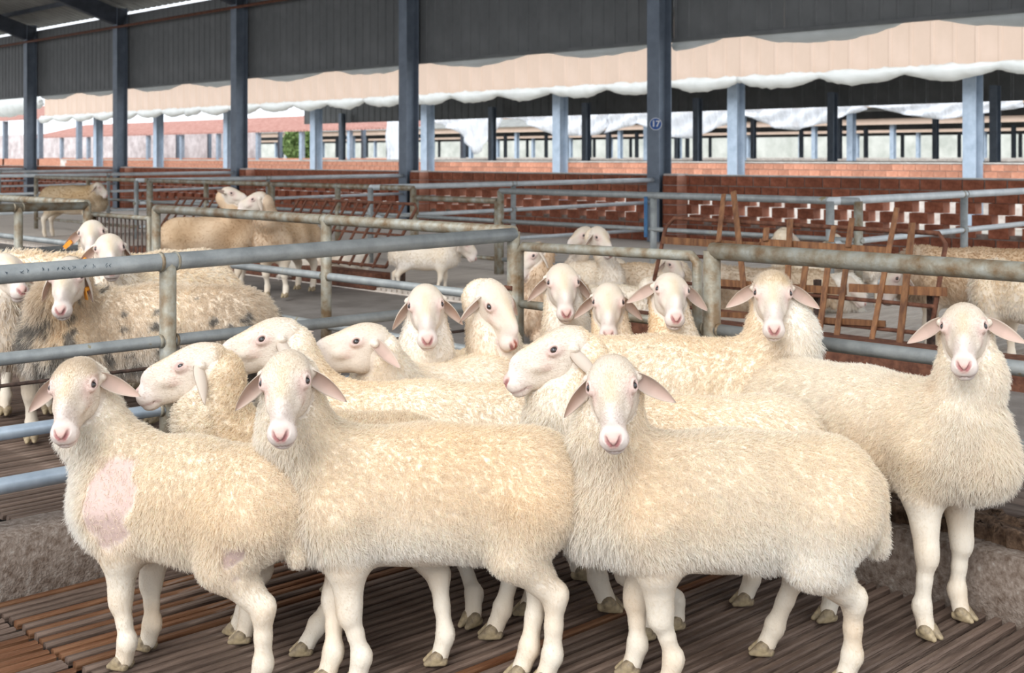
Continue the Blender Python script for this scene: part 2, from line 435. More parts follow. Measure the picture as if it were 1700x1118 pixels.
R4 = lambda zt_, m='galv_rust': [(zt_, zt_, 0.032, m), (0.82, 0.82, 0.024, 'galv'), (0.52, 0.52, 0.024, 'galv'), (0.36, 0.36, 0.018, 'rust')]
fence('pipe fence with rusty brown top rail between the second pen and the aisle', (4.36, 4.55), (4.36, 8.35), R4(1.165), [0.0, (6.2-4.55)/3.8, 1.0])
g = tag(empty('pen_gate', (4.36, 8.42, 0.3)), 'barred pipe gate closing the second pen behind the tagged sheep', 'gate')
part_at(MB().tube([(4.36, 8.45, 0.3), (4.36, 8.45, 1.09), (4.36, 9.38, 1.09), (4.36, 9.38, 0.3), (4.36, 8.45, 0.3)], 0.024, 12), 'gate_frame', M['galv_rust'], g, True)
for i in range(13):
    y_ = 8.5+i*0.068
    part_at(MB().tube([(4.36, y_, 0.3), (4.36, y_, 1.08)], 0.006, 6), 'rod', M['rust_dark'], g, True)
fence('pipe fence dividing the second and third pens on the left', (-3, 9.5), (4.36, 9.5), R4(1.155), [0.3, 0.6, 0.925, 1.0])
fence('rusty topped pipe fence along the aisle beyond the barred gate', (4.45, 9.7), (4.45, 19.5), R4(1.165), [0.0, 0.33, 0.66, 1.0])
fence('far pipe fence dividing the third and fourth pens on the left', (-6, 14.6), (4.4, 14.6), R4(1.155), [0.4, 0.7, 1.0])
# across the aisle: one long run of fence, and dividers running back to each building column
FX2 = 9.42
cols_y = [15*k for k in (0.4085, 0.816, 1.2276, 1.6357, 2.0276, 2.413, 2.80, 3.2)]
n_ = 0
for (a, b, lab) in ((on_X(1425, FX2), on_X(831, FX2), 'pipe fence across the aisle in front of the numbered column'),
                    (on_X(826, FX2), on_X(690, FX2), 'low gate-height pipe fence between two posts across the aisle'),
                    (on_X(686, FX2), on_X(452, FX2), 'dull pipe fence behind the rusty slanted hay rack'),
                    (on_X(448, FX2), on_X(250, FX2), 'distant pipe fence behind the bleating sheep'),
                    (on_X(247, FX2), on_X(60, FX2), 'most distant pipe fence across the aisle')):
    zz = 1.165 if n_ != 1 else 1.05
    m_ = 'galv_rust' if n_ != 0 else 'galv'
    fence(lab, (FX2, a), (FX2, b), [(zz, zz, 0.034, m_), (0.83, 0.83, 0.022, 'galv'), (0.40, 0.40, 0.024, m_)], [0.0, 1.0] if n_ < 2 else [0, 0.5, 1.0], base=0.2, post_r=0.038)
    n_ += 1
dl = ['pale pipe divider at the right edge running back to the brick wall', 'pale pipe divider ending at the column with the number disc',
      'pale pipe divider ending at the second column from the number disc', 'pale pipe divider ending at the third column from the number disc',
      'pale pipe divider ending at the fourth column from the number disc', 'pale pipe divider ending at the fifth column from the number disc']
for i in range(6):
    yy = cols_y[i]-0.0 if i else 5.75
    sl = 0.02
    fence(dl[i], (FX2-0.15, yy), (14.72, yy), [(1.165, 1.185, 0.036, 'galv_pale'), (0.80, 0.84, 0.027, 'galv_pale'), (0.42, 0.42, 0.026, 'galv_pale')], [0.0, 0.45], base=0.2, post_r=0.036, post_mat='galv')
bp = fence('short pipe post with a strip of blue paint below the number disc', (FX2, on_X(1080, FX2)), (FX2+0.02, on_X(1080, FX2)-0.02), [(1.16, 1.16, 0.034, 'bluepaint')], [1.0], base=0.2, post_r=0.036, post_mat='galv')
q_ = (FX2-0.036, on_X(1076, FX2), 0)
part_at(MB().box(q_[0]-0.005, q_[0]+0.004, q_[1]-0.02, q_[1]+0.02, 0.75, 1.15), 'paint_strip', M['bluepaint'], bp)

# ---------------------------------------------------------------- hay racks
def rack(label, X0, X1, Y0, Y1, z0, z1, n, mat='rust', w=0.022):
    r = tag(empty('hay_rack', (X1, Y0, 0.2)), label, 'hay rack')
    part_at(MB().tube([(X0, Y0, z0), (X1, Y0, z1-0.04), (X1+0.01, Y0+0.04, z1), (X1+0.01, Y1-0.04, z1), (X1, Y1, z1-0.04), (X0, Y1, z0)], w*0.8, 8), 'rack_frame', M[mat], r, True)
    part_at(MB().tube([(X0, Y0, z0), (X0, Y1, z0)], w*0.8, 8), 'bottom_rail', M[mat], r, True)
    Xm = (X0+X1)/2; zm = (z0+z1)/2
    part_at(MB().tube([(Xm, Y0, zm), (Xm, Y1, zm)], w*0.6, 8), 'middle_rail', M[mat], r, True)
    for i in range(1, n):
        y_ = Y0+(Y1-Y0)*i/n
        part_at(MB().bar((X0-0.02, y_, z0-0.02), (X1, y_, z1), w*1.3, w*0.8, up=(1, 0, 0)), 'rack_bar', M[mat], r)
    for y_ in (Y0+0.1, Y1-0.1):
        part_at(MB().bar((X0+0.3, y_, 0.2), (X0+0.3, y_, 0.62), 0.04), 'leg', M['rust_dark'], r)
    return r
rack('rusty slanted hay rack behind the left row of rails, nearest of its row', 7.75, 8.15, on_X(685, 8.1), on_X(487, 8.1), 0.42, 1.05, 11)
rack('rusty slanted hay rack further down the aisle, behind the bleating sheep', 7.75, 8.15, 12.7, 15.0, 0.42, 1.0, 10)
rack('distant rusty hay rack at the left edge above the fluffy sheep', 7.75, 8.15, 22.5, 26, 0.42, 1.05, 12)
tr = MB().box(7.55, 7.75, 9.9, 15.2, 0.2, 0.37)
tag(build(tr, 'feed_trough', M['rust']), 'long brown feed trough under the rusty hay racks', 'trough')
RX = 7.45
rk = tag(empty('hay_rack', (RX, 4.0, 0.2)), 'rusty hay rack patched with crooked bamboo strips on the right', 'hay rack')
ya, yb = on_X(1570, RX), on_X(1105, RX)
part_at(MB().tube([(RX-0.2, ya, 0.42), (RX, ya, 0.99), (RX+0.01, ya+0.05, 1.055), (RX+0.01, yb-0.08, 1.075), (RX, yb, 1.0), (RX-0.2, yb, 0.42)], 0.0165, 8), 'rack_frame', M['rust'], rk, True)
for z in (0.80, 0.60, 0.43):
    part_at(MB().tube([(RX-0.2+(z-0.42)*0.32, ya, z), (RX-0.2+(z-0.42)*0.32, yb, z)], 0.014, 8), 'rail', M['rust'], rk, True)
def rack_pt(x, y):
    # point seen at a pixel on the rack's sloping plane
    t = (x-850)/FPX
    X = RX
    for _ in range(6):
        v = X/(SA+CA*t); z = y2z(y, v); X = RX-0.03-0.32*(1.05-z)
    v = X/(SA+CA*t)
    p = px_at(x, v); return Vector((p[0], p[1], y2z(y, v)))
strips = [((1205,322),(1196,402)), ((1221,318),(1240,492)), ((1276,378),(1274,400)), ((1315,364),(1311,470)), ((1388,375),(1383,402)), ((1418,362),(1411,410)),
          ((1492,345),(1449,572)), ((1518,370),(1495,585)), ((1341,440),(1326,548)), ((1378,440),(1364,550)), ((1408,442),(1392,560))]
for (a, b) in strips:
    a = rack_pt(*a); b = rack_pt(*b); off = Vector((-0.025, 0, 0))
    part_at(MB().bar(a+off, b+off, random.uniform(0.034, 0.046), 0.012, up=(1, 0, 0)), 'bamboo_strip', M['bamboo'], rk)
for (a, b, w) in (((1100, 399), (1262, 409), 0.055), ((1262, 402), (1474, 417), 0.05), ((1175, 468), (1405, 484), 0.05), ((1410, 478), (1572, 485), 0.055), ((1160, 520), (1470, 538), 0.04)):
    a = rack_pt(*a); b = rack_pt(*b)
    part_at(MB().bar(a, b, 0.014, w, up=(0, 0, 1)), 'bamboo_rail', M['bamboo'], rk)
for x in (1330, 1520):
    p = rack_pt(x, 560)
    part_at(MB().bar((p.x+0.2, p.y, 0.2), (p.x+0.2, p.y, 0.7), 0.04), 'leg', M['rust_dark'], rk)
tag(build(MB().box(7.02, 7.24, 3.0, 6.3, 0.19, 0.37), 'feed_trough', M['rust']), 'brown board feed trough under the bamboo patched rack', 'trough')

# ---------------------------------------------------------------- our building: brick wall, columns, siding, roof
WX = 15.02
wall = build(MB().box(WX+0.03, WX+0.21, 5.0, 62, 0.19, 0.56), 'wall_right', M['mortar'], kind='structure')
BH, BL = 0.150, 0.292
br_l = MB().box(-0.006, 0.20, -0.136, 0.136, 0.004, BH-0.014).mesh('brick', M['brick'])
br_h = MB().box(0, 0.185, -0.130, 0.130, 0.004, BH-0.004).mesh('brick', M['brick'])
br_h.materials.append(M['brick_pale_lit'])
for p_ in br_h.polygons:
    if abs(p_.normal.y) > 0.5 or p_.normal.z > 0.5: p_.material_index = 1  # ends and tops painted paler for the daylight reaching into the holes
ztop = 1.262
items = []
for row in range(7):
    z = ztop-BH*(row+1)
    honey = row in (2, 3, 4)
    p_ = 0.43 if honey else BL
    off = (0.215 if row % 2 else 0) if honey else (BL/2 if row % 2 else 0)
    y = 5.2+off
    while y < 61:
        items.append((y, z, honey)); y += p_
items.sort()
far = MB(); cnt = 0
for (y, z, honey) in items:
    if cnt < 285 or False:
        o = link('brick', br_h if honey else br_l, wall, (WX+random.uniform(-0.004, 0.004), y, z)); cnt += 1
    else:
        far.box(WX, WX+0.20, y-0.14, y+0.14, z+0.004, z+BH-0.008)
build(far, 'bricks', M['brick'], wall, kind='stuff')
# mortar between the solid courses, and the pale cement cap
build(MB().box(WX+0.008, WX+0.192, 5.0, 62, ztop-2*BH, ztop-0.006), 'mortar_bed', M['mortar'], wall)
build(MB().box(WX+0.008, WX+0.192, 5.0, 62, 0.19, ztop-5*BH), 'mortar_bed', M['mortar'], wall)
for r_ in (2, 3, 4):
    pass
build(MB().box(WX-0.01, WX+0.21, 5.0, 62, ztop-0.006, ztop+0.012), 'cement_cap', M['cap'], wall)

col_y = [15.0*k for k in (0.4085, 0.816, 1.2276, 1.6357, 2.0276, 2.413, 2.80, 3.2, 3.6)]
def column_mesh(h, w, d, name, mat, tf=0.014):
    m = MB()
    m.box(-d/2, -d/2+tf, -w/2, w/2, 0, h); m.box(d/2-tf, d/2, -w/2, w/2, 0, h); m.box(-d/2+tf, d/2-tf, -0.006, 0.006, 0, h)
    return m.mesh(name, mat)
cm = column_mesh(5.25, 0.24, 0.30, 'column', M['steel'])
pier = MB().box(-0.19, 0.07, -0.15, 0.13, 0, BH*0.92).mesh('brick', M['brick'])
pier.materials.append(M['brick_pale_lit']); pier.polygons[2].material_index = 1  # this side painted paler, as the face that catches the light
for y in col_y:
    o = link('column', cm, None, (14.86, y, 0.19)); tag(o, kind='structure')
for y in col_y[:5]:
    pr = build(MB().box(14.80, WX+0.05, y-0.40, y-0.13, 0.19, 1.285), 'brick_pier', M['mortar_pale']); tag(pr, kind='structure')
    pr.name = 'wall_pier'
    for r_ in range(7):
        for s2 in (0,):
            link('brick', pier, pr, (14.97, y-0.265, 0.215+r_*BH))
# the round blue number disc on the second column
sg = tag(empty('number_sign', (14.70, col_y[1]+0.13, 1.95)), 'small round blue number disc fixed to the dark steel column', 'sign')
sy = on_X(1088.5, 14.66); sz = y2z(206, 14.66/(SA+CA*(1088.5-850)/FPX))
sg.location = (14.66, sy, sz)
nrm = Vector((-SA, -CA*0.9, 0)).normalized(); right = Vector((CA, -SA, 0)).normalized()
c_ = Vector((14.66, sy, sz))
R_ = 0.095
part_at(MB().tube([c_+nrm*0.0, c_+nrm*0.006], R_, 28), 'sign_rim', M['sign_white'], sg)
part_at(MB().tube([c_+nrm*0.006, c_+nrm*0.010], R_*0.90, 28), 'sign_face', M['sign_blue'], sg)
def font_part(txt, size, parent, loc, rot, mat, name='lettering'):
    cu = bpy.data.curves.new(name, 'FONT'); cu.body = txt; cu.size = size; cu.extrude = 0.0015; cu.align_x = 'CENTER'; cu.align_y = 'CENTER'; cu.offset = 0.003
    cu.materials.append(mat)
    o = bpy.data.objects.new(name, cu); COL.objects.link(o)
    bpy.context.view_layer.update()
    me = bpy.data.meshes.new_from_object(o.evaluated_get(bpy.context.evaluated_depsgraph_get())); bpy.data.objects.remove(o)
    me.name = name; me.materials.clear(); me.materials.append(mat)
    o = bpy.data.objects.new(name, me); COL.objects.link(o); o.parent = parent
    o.location = loc-parent.location; o.rotation_euler = rot
    return o
rot = Matrix((right, Vector((0, 0, 1)), right.cross(Vector((0, 0, 1))))).transposed().to_euler()
font_part('17', 0.13, sg, c_+nrm*0.0125, rot, M['sign_white'])
part_at(MB().bar(c_-nrm*0.05, c_, 0.03, 0.03), 'bracket', M['steel'], sg)

# ribbed siding, one sheet at a time
def rib_sheet(L, z0, z1, depth, rib, name, mat, X=0.0, thick=0.002):
    prof = []
    y = 0
    while y < L-0.001:
        e = min(rib, L-y)
        prof += [(y, 0), (y+e*0.80, 0), (y+e*0.84, -depth), (y+e*0.96, -depth)]
        y += rib
    prof.append((L, 0))
    m = MB()
    for (yy, xx) in prof:
        m.v += [(xx, yy, z0), (xx, yy, z1), (xx+thick, yy, z0), (xx+thick, yy, z1)]
    for i in range(len(prof)-1):
        a = 4*i
        m.f += [(a, a+1, a+5, a+4), (a+2, a+6, a+7, a+3), (a, a+4, a+6, a+2), (a+1, a+3, a+7, a+5)]
    return m.mesh(name, mat)
siding = empty('siding_wall', (15.06, 5.0, 3.36)); siding.name = 'wall_upper'; siding['kind'] = 'structure'
sh = rib_sheet(1.008, 0.0, 1.93, 0.012, 0.252, 'siding_sheet', M['siding'])
y = -1.0
while y < 52:
    o = link('siding_sheet', sh, siding, (random.uniform(-0.003, 0.003), y, 0)); o.location.y = y-5.0
    y += 1.0085
part_at(MB().box(15.03, 15.10, -1, 52, 3.33, 3.385), 'edge_trim', M['siding'], siding)
part_at(MB().tube([(14.72, -1, 4.93), (14.72, 52, 4.93)], 0.035, 8), 'purlin_pipe', M['rust'], siding, True)
# roof
roof = empty('roof', (15, 0, 5.4)); roof['kind'] = 'structure'
slope = 0.30; RZ = 5.50; XR = 8.5
m = MB()
def roof_strip(m, x0, z0, x1, z1, y0, y1, rib=0.3, dep=0.03):
    y = y0
    pr = []
    while y < y1:
        pr += [(y, 0), (y+rib*0.7, 0), (y+rib*0.78, dep), (y+rib*0.92, dep)]; y += rib
    b = len(m.v)
    for (yy, dz) in pr: m.v += [(x0, yy, z0+dz), (x1, yy, z1+dz)]
    for i in range(len(pr)-1): m.f.append((b+2*i, b+2*i+2, b+2*i+3, b+2*i+1))
roof_strip(m, 15.3, RZ-0.09, XR, RZ+(15-XR)*slope, -1, 52)
part_at(m, 'roof_sheet', M['roof'], roof)
m = MB(); roof_strip(m, 2.2, RZ+(15-XR)*slope-(XR-2.2)*slope, XR, RZ+(15-XR)*slope, -1, 52)
part_at(m, 'roof_sheet', M['roof'], roof)
for y in col_y:
    if y > 50: continue
    part_at(MB().bar((14.95, y, RZ-0.36), (XR, y, RZ-0.30+(15-XR)*slope), 0.20, 0.42), 'rafter', M['steel_dark'], roof)
for xk in (14.2, 12.8, 11.4, 10.0, 8.8):
    part_at(MB().bar((xk, -1, RZ-0.06+(15-xk)*slope), (xk, 52, RZ-0.06+(15-xk)*slope), 0.06, 0.12), 'purlin', M['steel_dark'], roof)
for xk in (7.4, 5.2, 3.2):
    zz = RZ+(15-XR)*slope-(XR-xk)*slope-0.07
    part_at(MB().bar((xk, -1, zz), (xk, 52, zz), 0.06, 0.12), 'purlin', M['steel_dark'], roof)
# near side: the columns and rafters that stand behind and beside the camera
for y in (-0.6, 6.1+6.1, 18.4, 24.6, 30.7):
    if y > 10: continue

# ---------------------------------------------------------------- plastic curtains rolled up under the eaves
def lumpy_roll(name, label, X, Y0, Y1, zf, r, seed, knots, group=None, parent=None, lift=0.0):
    rr = np.random.default_rng(seed); n = int((Y1-Y0)/0.12)
    m = MB(); pts = []; rs = []
    ph = rr.uniform(0, 6, 4)
    for i in range(n+1):
        y = Y0+(Y1-Y0)*i/n
        t = ((y-Y0) % knots)/knots
        sag = math.sin(PI*t)
        pts.append((X, y, zf(y)-lift*sag)); rs.append(r*(0.30+0.85*sag**0.55)*(1+0.09*math.sin(y*5+ph[0])+0.05*math.sin(y*11+ph[1])))
    m.tube(pts, rs, 12)
    V = np.array(m.v); V += rr.normal(0, r*0.07, V.shape); m.v = [tuple(p) for p in V]
    o = build(m, name, M['plastic'], parent, True)
    if label: tag(o, label, 'plastic sheet', group)
    return o
lumpy_roll('rolled_curtain', 'off-white plastic curtain rolled and sagging under our dark siding, right of the number disc', 15.26, 5.0, col_y[1], lambda y: 3.46, 0.10, 3, 3.05, lift=0.17)
lumpy_roll('rolled_curtain', 'off-white plastic curtain rolled under the dark siding, just left of the number disc', 15.26, col_y[1]+0.1, col_y[2], lambda y: 3.44, 0.08, 4, 3.05, lift=0.13)
lumpy_roll('rolled_curtain', 'off-white plastic curtain roll under the dark siding, two columns away from the disc', 15.26, col_y[2]+0.1, col_y[3], lambda y: 3.44, 0.085, 5, 3.05, lift=0.12)
lumpy_roll('rolled_curtain', 'distant off-white plastic curtain roll under the far end of our dark siding', 15.26, col_y[3]+0.1, col_y[5], lambda y: 3.44, 0.085, 6, 3.05, lift=0.12)

# ---------------------------------------------------------------- yard and the barns beyond
yard = build(MB().box(16.0, 260, -60, 330, -0.25, 0.0), 'ground', M['ground'], kind='structure')
clm = column_mesh(3.9, 0.30, 0.34, 'column', M['steel_light'])
cdm = column_mesh(3.9, 0.26, 0.30, 'column', M['steel'])
brm = MB().box(0, 0.2, -0.140, 0.140, 0.004, BH-0.010).mesh('brick', M['brick_pale_lit'])  # wall facing the yard, its light painted into the brick colour
sh2 = rib_sheet(1.0, 0.0, 1.95, 0.02, 0.5, 'siding_sheet', M['peach'])
sh2b = rib_sheet(1.0, 0.0, 1.95, 0.02, 0.5, 'siding_sheet', M['siding'])
def barn(label, XA, XB, Ya, Yb, cols_a, cols_b, detail=0, wall_top=1.40, eave=3.42, roofmat='peach', high=1.95):
    b = tag(empty('barn', (XA, Ya, 0)), label, 'building')
    for (Xc, cy, me) in ((XA, cols_a, clm), (XB, cols_b, cdm)):
        for y in cy:
            if Ya-0.5 <= y <= Yb+0.5:
                o = link('column', me, b, Vector((Xc, y, 0))-b.location)
    w = part_at(MB().box(XA+0.19, XA+0.36, Ya, Yb, 0, wall_top-0.01), 'brick_wall', M['mortar_pale'], b)
    part_at(MB().box(XA+0.16, XA+0.40, Ya, Yb, wall_top-0.01, wall_top+0.02), 'wall_cap', M['cap'], b)
    w2 = part_at(MB().box(XB+0.15, XB+0.35, Ya, Yb, 0, wall_top-0.04), 'brick_wall', M['brick'], b)
    part_at(MB().box(XB+0.13, XB+0.37, Ya, Yb, wall_top-0.04, wall_top-0.01), 'wall_cap', M['cap'], b)
    if detail:
        far = MB(); c = 0
        for (y, r_) in sorted([(Ya+0.3+BL*i+(BL/2 if r_ % 2 else 0), r_) for r_ in range(5) for i in range(int((Yb-Ya-0.6)/BL))]):
            z = wall_top-0.02-BH*(r_+1)
            if y < detail and r_ < 3 and c < 280:
                o = link('brick', brm, w, (XA+0.17, y, z)); o.location = Vector((XA+0.17, y, z)); c += 1
            else: far.box(XA+0.172, XA+0.36, y-0.137, y+0.137, z+0.004, z+BH-0.01)
        build(far, 'bricks', M['brick_pale_lit'], w, kind='stuff')
        y = Ya
        while y < Yb-0.9:
            link('siding_sheet', sh2, b, Vector((XA-0.62, y, eave))-b.location)
            link('siding_sheet', sh2b, b, Vector((XB+0.45, y, eave-0.03))-b.location); y += 1.002
    else:
        m = MB(); m.box(XA-0.62, XA-0.58, Ya, Yb, eave, eave+high); part_at(m, 'siding', M[roofmat], b)
        m = MB(); m.box(XB+0.45, XB+0.49, Ya, Yb, eave, eave+high); part_at(m, 'siding', M['siding'], b)
    Xm = (XA+XB)/2; zr = eave+high-0.05; rz = zr+(Xm-XA)*0.30
    m = MB()
    m.v += [(XA-0.9, Ya, zr), (XA-0.9, Yb, zr), (Xm, Ya, rz), (Xm, Yb, rz), (XB+0.9, Ya, zr), (XB+0.9, Yb, zr),
            (XA-0.9, Ya, zr+0.06), (XA-0.9, Yb, zr+0.06), (Xm, Ya, rz+0.06), (Xm, Yb, rz+0.06), (XB+0.9, Ya, zr+0.06), (XB+0.9, Yb, zr+0.06)]
    m.f += [(0,2,3,1), (2,4,5,3), (6,7,9,8), (8,9,11,10), (0,1,7,6), (4,10,11,5), (0,6,8,2), (2,8,10,4), (1,3,9,7), (3,5,11,9)]
    part_at(m, 'roof', M['roof'], b)
    for y in cols_b[::1]:
        if Ya < y < Yb and detail: part_at(MB().bar((XA, y, zr-0.2), (Xm, y, rz-0.2), 0.15, 0.3), 'rafter', M['steel_dark'], b)
    return b
XA2 = 25.6; XB2 = 39.6
ca2 = [on_X(x, XA2) for x in (1615, 1222, 930, 710, 525, 380, 263, 163, 79)]
ca2 = [ca2[0]-6.1]+ca2
cb2 = [on_X(x, XB2) for x in (1652, 1382, 1158, 973, 817, 680, 568, 468)]
cb2 = [cb2[0]-6.2]+cb2+[cb2[-1]+6.1*k for k in (1, 2)]
Y2e = on_X(74, XA2-0.6)
barn('long open barn with peach ribbed siding and pale columns just across the yard', XA2, XB2, 4.0, Y2e, ca2, cb2, detail=33)
ROLLY = 8.0
for i in range(4):
    y0_ = [5.0, 18.0, 31.0, 45.0, Y2e][i]; y1_ = [5.0, 18.0, 31.0, 45.0, Y2e][i+1]
    lumpy_roll('rolled_curtain', ['white plastic roll in knotted swags along the peach siding edge, right hand quarter', 'white plastic roll along the peach siding edge, seen either side of the number disc column',
        'white plastic roll along the peach siding edge, seen left of the middle of the view', 'white plastic roll along the peach siding edge at its far left end'][i], XA2-0.72, y0_, y1_, lambda y: 3.44, 0.155, 30+i, 2.15, lift=0.09)
lumpy_roll('rolled_curtain', 'cream bundled plastic hanging over the far end of the peach siding', XA2-0.7, Y2e+0.2, Y2e+9, lambda y: 4.2, 0.42, 41, 9.0, lift=0.1)

XA3 = 50.5; XB3 = 64.5
ca3 = [6.1*k+18 for k in range(16)]; cb3 = [6.1*k+15 for k in range(20)]
barn('second open barn beyond the yard, hung with torn white film', XA3, XB3, 10, 60, ca3, cb3, detail=0, wall_top=1.42, eave=3.75, high=0.45, roofmat='peach')
barn('third open barn, seen through the columns of the nearer two', 76, 90, 20, 150, [6.1*k+24 for k in range(20)], [6.1*k+22 for k in range(22)], wall_top=1.44, eave=3.7, high=0.5)
barn('furthest open barn, a faint row of columns under the eaves', 102, 116, 30, 200, [6.1*k+36 for k in range(26)], [6.1*k+33 for k in range(26)], wall_top=1.44, eave=3.7, high=0.5)
# film curtains hanging in swags from the second barn
def swag(label, X, xs, ys_top, ys_bot, seed):
    rr = np.random.default_rng(seed); m = MB(); n = 40; kz = 8
    for i in range(n+1):
        x = xs[0]+(xs[-1]-xs[0])*i/n
        yt = np.interp(x, xs, ys_top)-5; yb_ = np.interp(x, xs, ys_bot); yb_ = yb_+(yb_-190)*0.45*(yb_ > 190)
        t = (x-850)/FPX; v = X/(SA+CA*t)
        for k in range(kz+1):
            yy = yt+(yb_-yt)*k/kz
            p = px_at(x, v)
            m.v.append((p[0]+0.10*math.sin(i*1.3+k*0.5)+0.08*math.sin(i*0.6+k*1.3), p[1], y2z(yy, v)))
    for i in range(n):
        for k in range(kz):
            a = i*(kz+1)+k; m.f.append((a, a+1, a+kz+2, a+kz+1))
    o = build(m, 'film_curtain', M['film'], None, True)
    sm = o.modifiers.new('solid', 'SOLIDIFY'); sm.thickness = 0.01
    return tag(o, label, 'plastic sheet')
XS = 49.0
swag('torn clear film dipping to a low point left of the dark thin column', XS, [712, 760, 790, 815, 835], [193, 191, 190, 188, 190], [197, 210, 237, 215, 196], 1)
swag('clear film swag draped between the dark thin column and the pale column', XS, [835, 860, 920, 990, 1010], [190, 186, 187, 190, 190], [194, 196, 215, 214, 204], 2)
swag('clear film swag hanging behind the number disc column', XS, [1005, 1060, 1100, 1150, 1210, 1222], [186, 180, 180, 178, 178, 180], [212, 200, 215, 218, 200, 190], 3)
swag('clear film swag hanging between the right hand pale column and the dark column', XS, [1232, 1290, 1320, 1370, 1440], [178, 176, 175, 172, 166], [190, 206, 208, 200, 182], 4)
swag('clear film swag at the far right, peaked over a dark column', XS, [1440, 1500, 1560, 1610, 1700], [168, 168, 168, 166, 158], [176, 190, 196, 192, 178], 5)
swag('grey film bundle hanging to the ground beside the column left of the rack', XS, [642, 655, 665], [206, 204, 206], [256, 258, 257], 6)
for i, (a, b, yy) in enumerate(((835, 712, 191), (1010, 835, 190), (1222, 1010, 188), (1440, 1222, 183), (1700, 1440, 176))):
    pass
# tiled shed beyond the left end, garden wall and trees
sh_ = tag(empty('tiled_shed', (30, 66, 0)), 'low shed with a red tiled roof past the end of the peach barn', 'building')
m = MB(); roof_strip(m, 34, 4.05, 44, 5.8, 74, 125, rib=0.35, dep=0.10)
part_at(m, 'tiled_roof', M['tile'], sh_)
for i in range(9): part_at(MB().box(34.2, 34.5, 76+i*6-0.15, 76+i*6+0.15, 0, 4.05), 'column', M['steel'], sh_)

part_at(MB().box(34.2, 34.4, 74, 125, 0, 1.4), 'brick_wall', M['brick_pale_lit'], sh_)
gb = build(MB().box(128, 129, 0, 330, 0, 5.4), 'garden_wall', M['white_block']); tag(gb, 'pale rendered boundary wall far behind all the barns', 'wall')
gb2 = build(MB().box(62, 62.4, 100, 210, 0, 4.3), 'garden_wall', M['stone']); tag(gb2, 'mottled purplish old wall behind the tiled shed', 'wall')
t2 = tag(empty('tiled_shed', (50, 62, 0)), 'long open shed with a red tiled roof seen under the peach siding', 'building')
m = MB(); roof_strip(m, 50, 3.35, 56, 4.7, 61.5, 122, rib=0.4, dep=0.12); part_at(m, 'tiled_roof', M['tile'], t2)
for i in range(11):
    part_at(MB().box(50.2, 50.5, 63+i*5.8-0.15, 63+i*5.8+0.15, 0, 3.35), 'column', M['steel_light'], t2)
    part_at(MB().box(57.2, 57.5, 65+i*5.8-0.13, 65+i*5.8+0.13, 0, 4.5), 'column', M['steel'], t2)
part_at(MB().box(50.3, 50.5, 61.5, 122, 0, 1.42), 'brick_wall', M['brick_pale_lit'], t2)
def tree(label, X, Y, h, seed):
    rr = np.random.default_rng(seed)
    t = tag(empty('tree', (X, Y, 0)), label, 'tree')
    part_at(MB().tube([(X, Y, 0), (X+0.2, Y, h*0.5), (X, Y+0.2, h*0.8)], [0.25, 0.18, 0.08], 8), 'trunk', M['rust_dark'], t, True)
    m = MB()
    for i in range(2600):
        d = rr.normal(0, 1, 3); d /= np.linalg.norm(d); rad = rr.uniform(0.6, 1.0)**0.5
        c = np.array([X, Y, h*0.62])+d*rad*np.array([h*0.36, h*0.36, h*0.40])
        a = rr.normal(0, 0.16, 3); b = rr.normal(0, 0.16, 3)
        k = len(m.v); m.v += [tuple(c-a), tuple(c-b), tuple(c+a), tuple(c+b)]; m.f.append((k, k+1, k+2, k+3))
    o = part_at(m, 'foliage', M['foliage'], t); o['kind'] = 'stuff'
tree('small leafy tree glimpsed between columns left of the middle', 70.5, 105, 4.4, 1)
tree('low bushy tree glimpsed near the tiled shed columns', 70, 130, 3.6, 2)

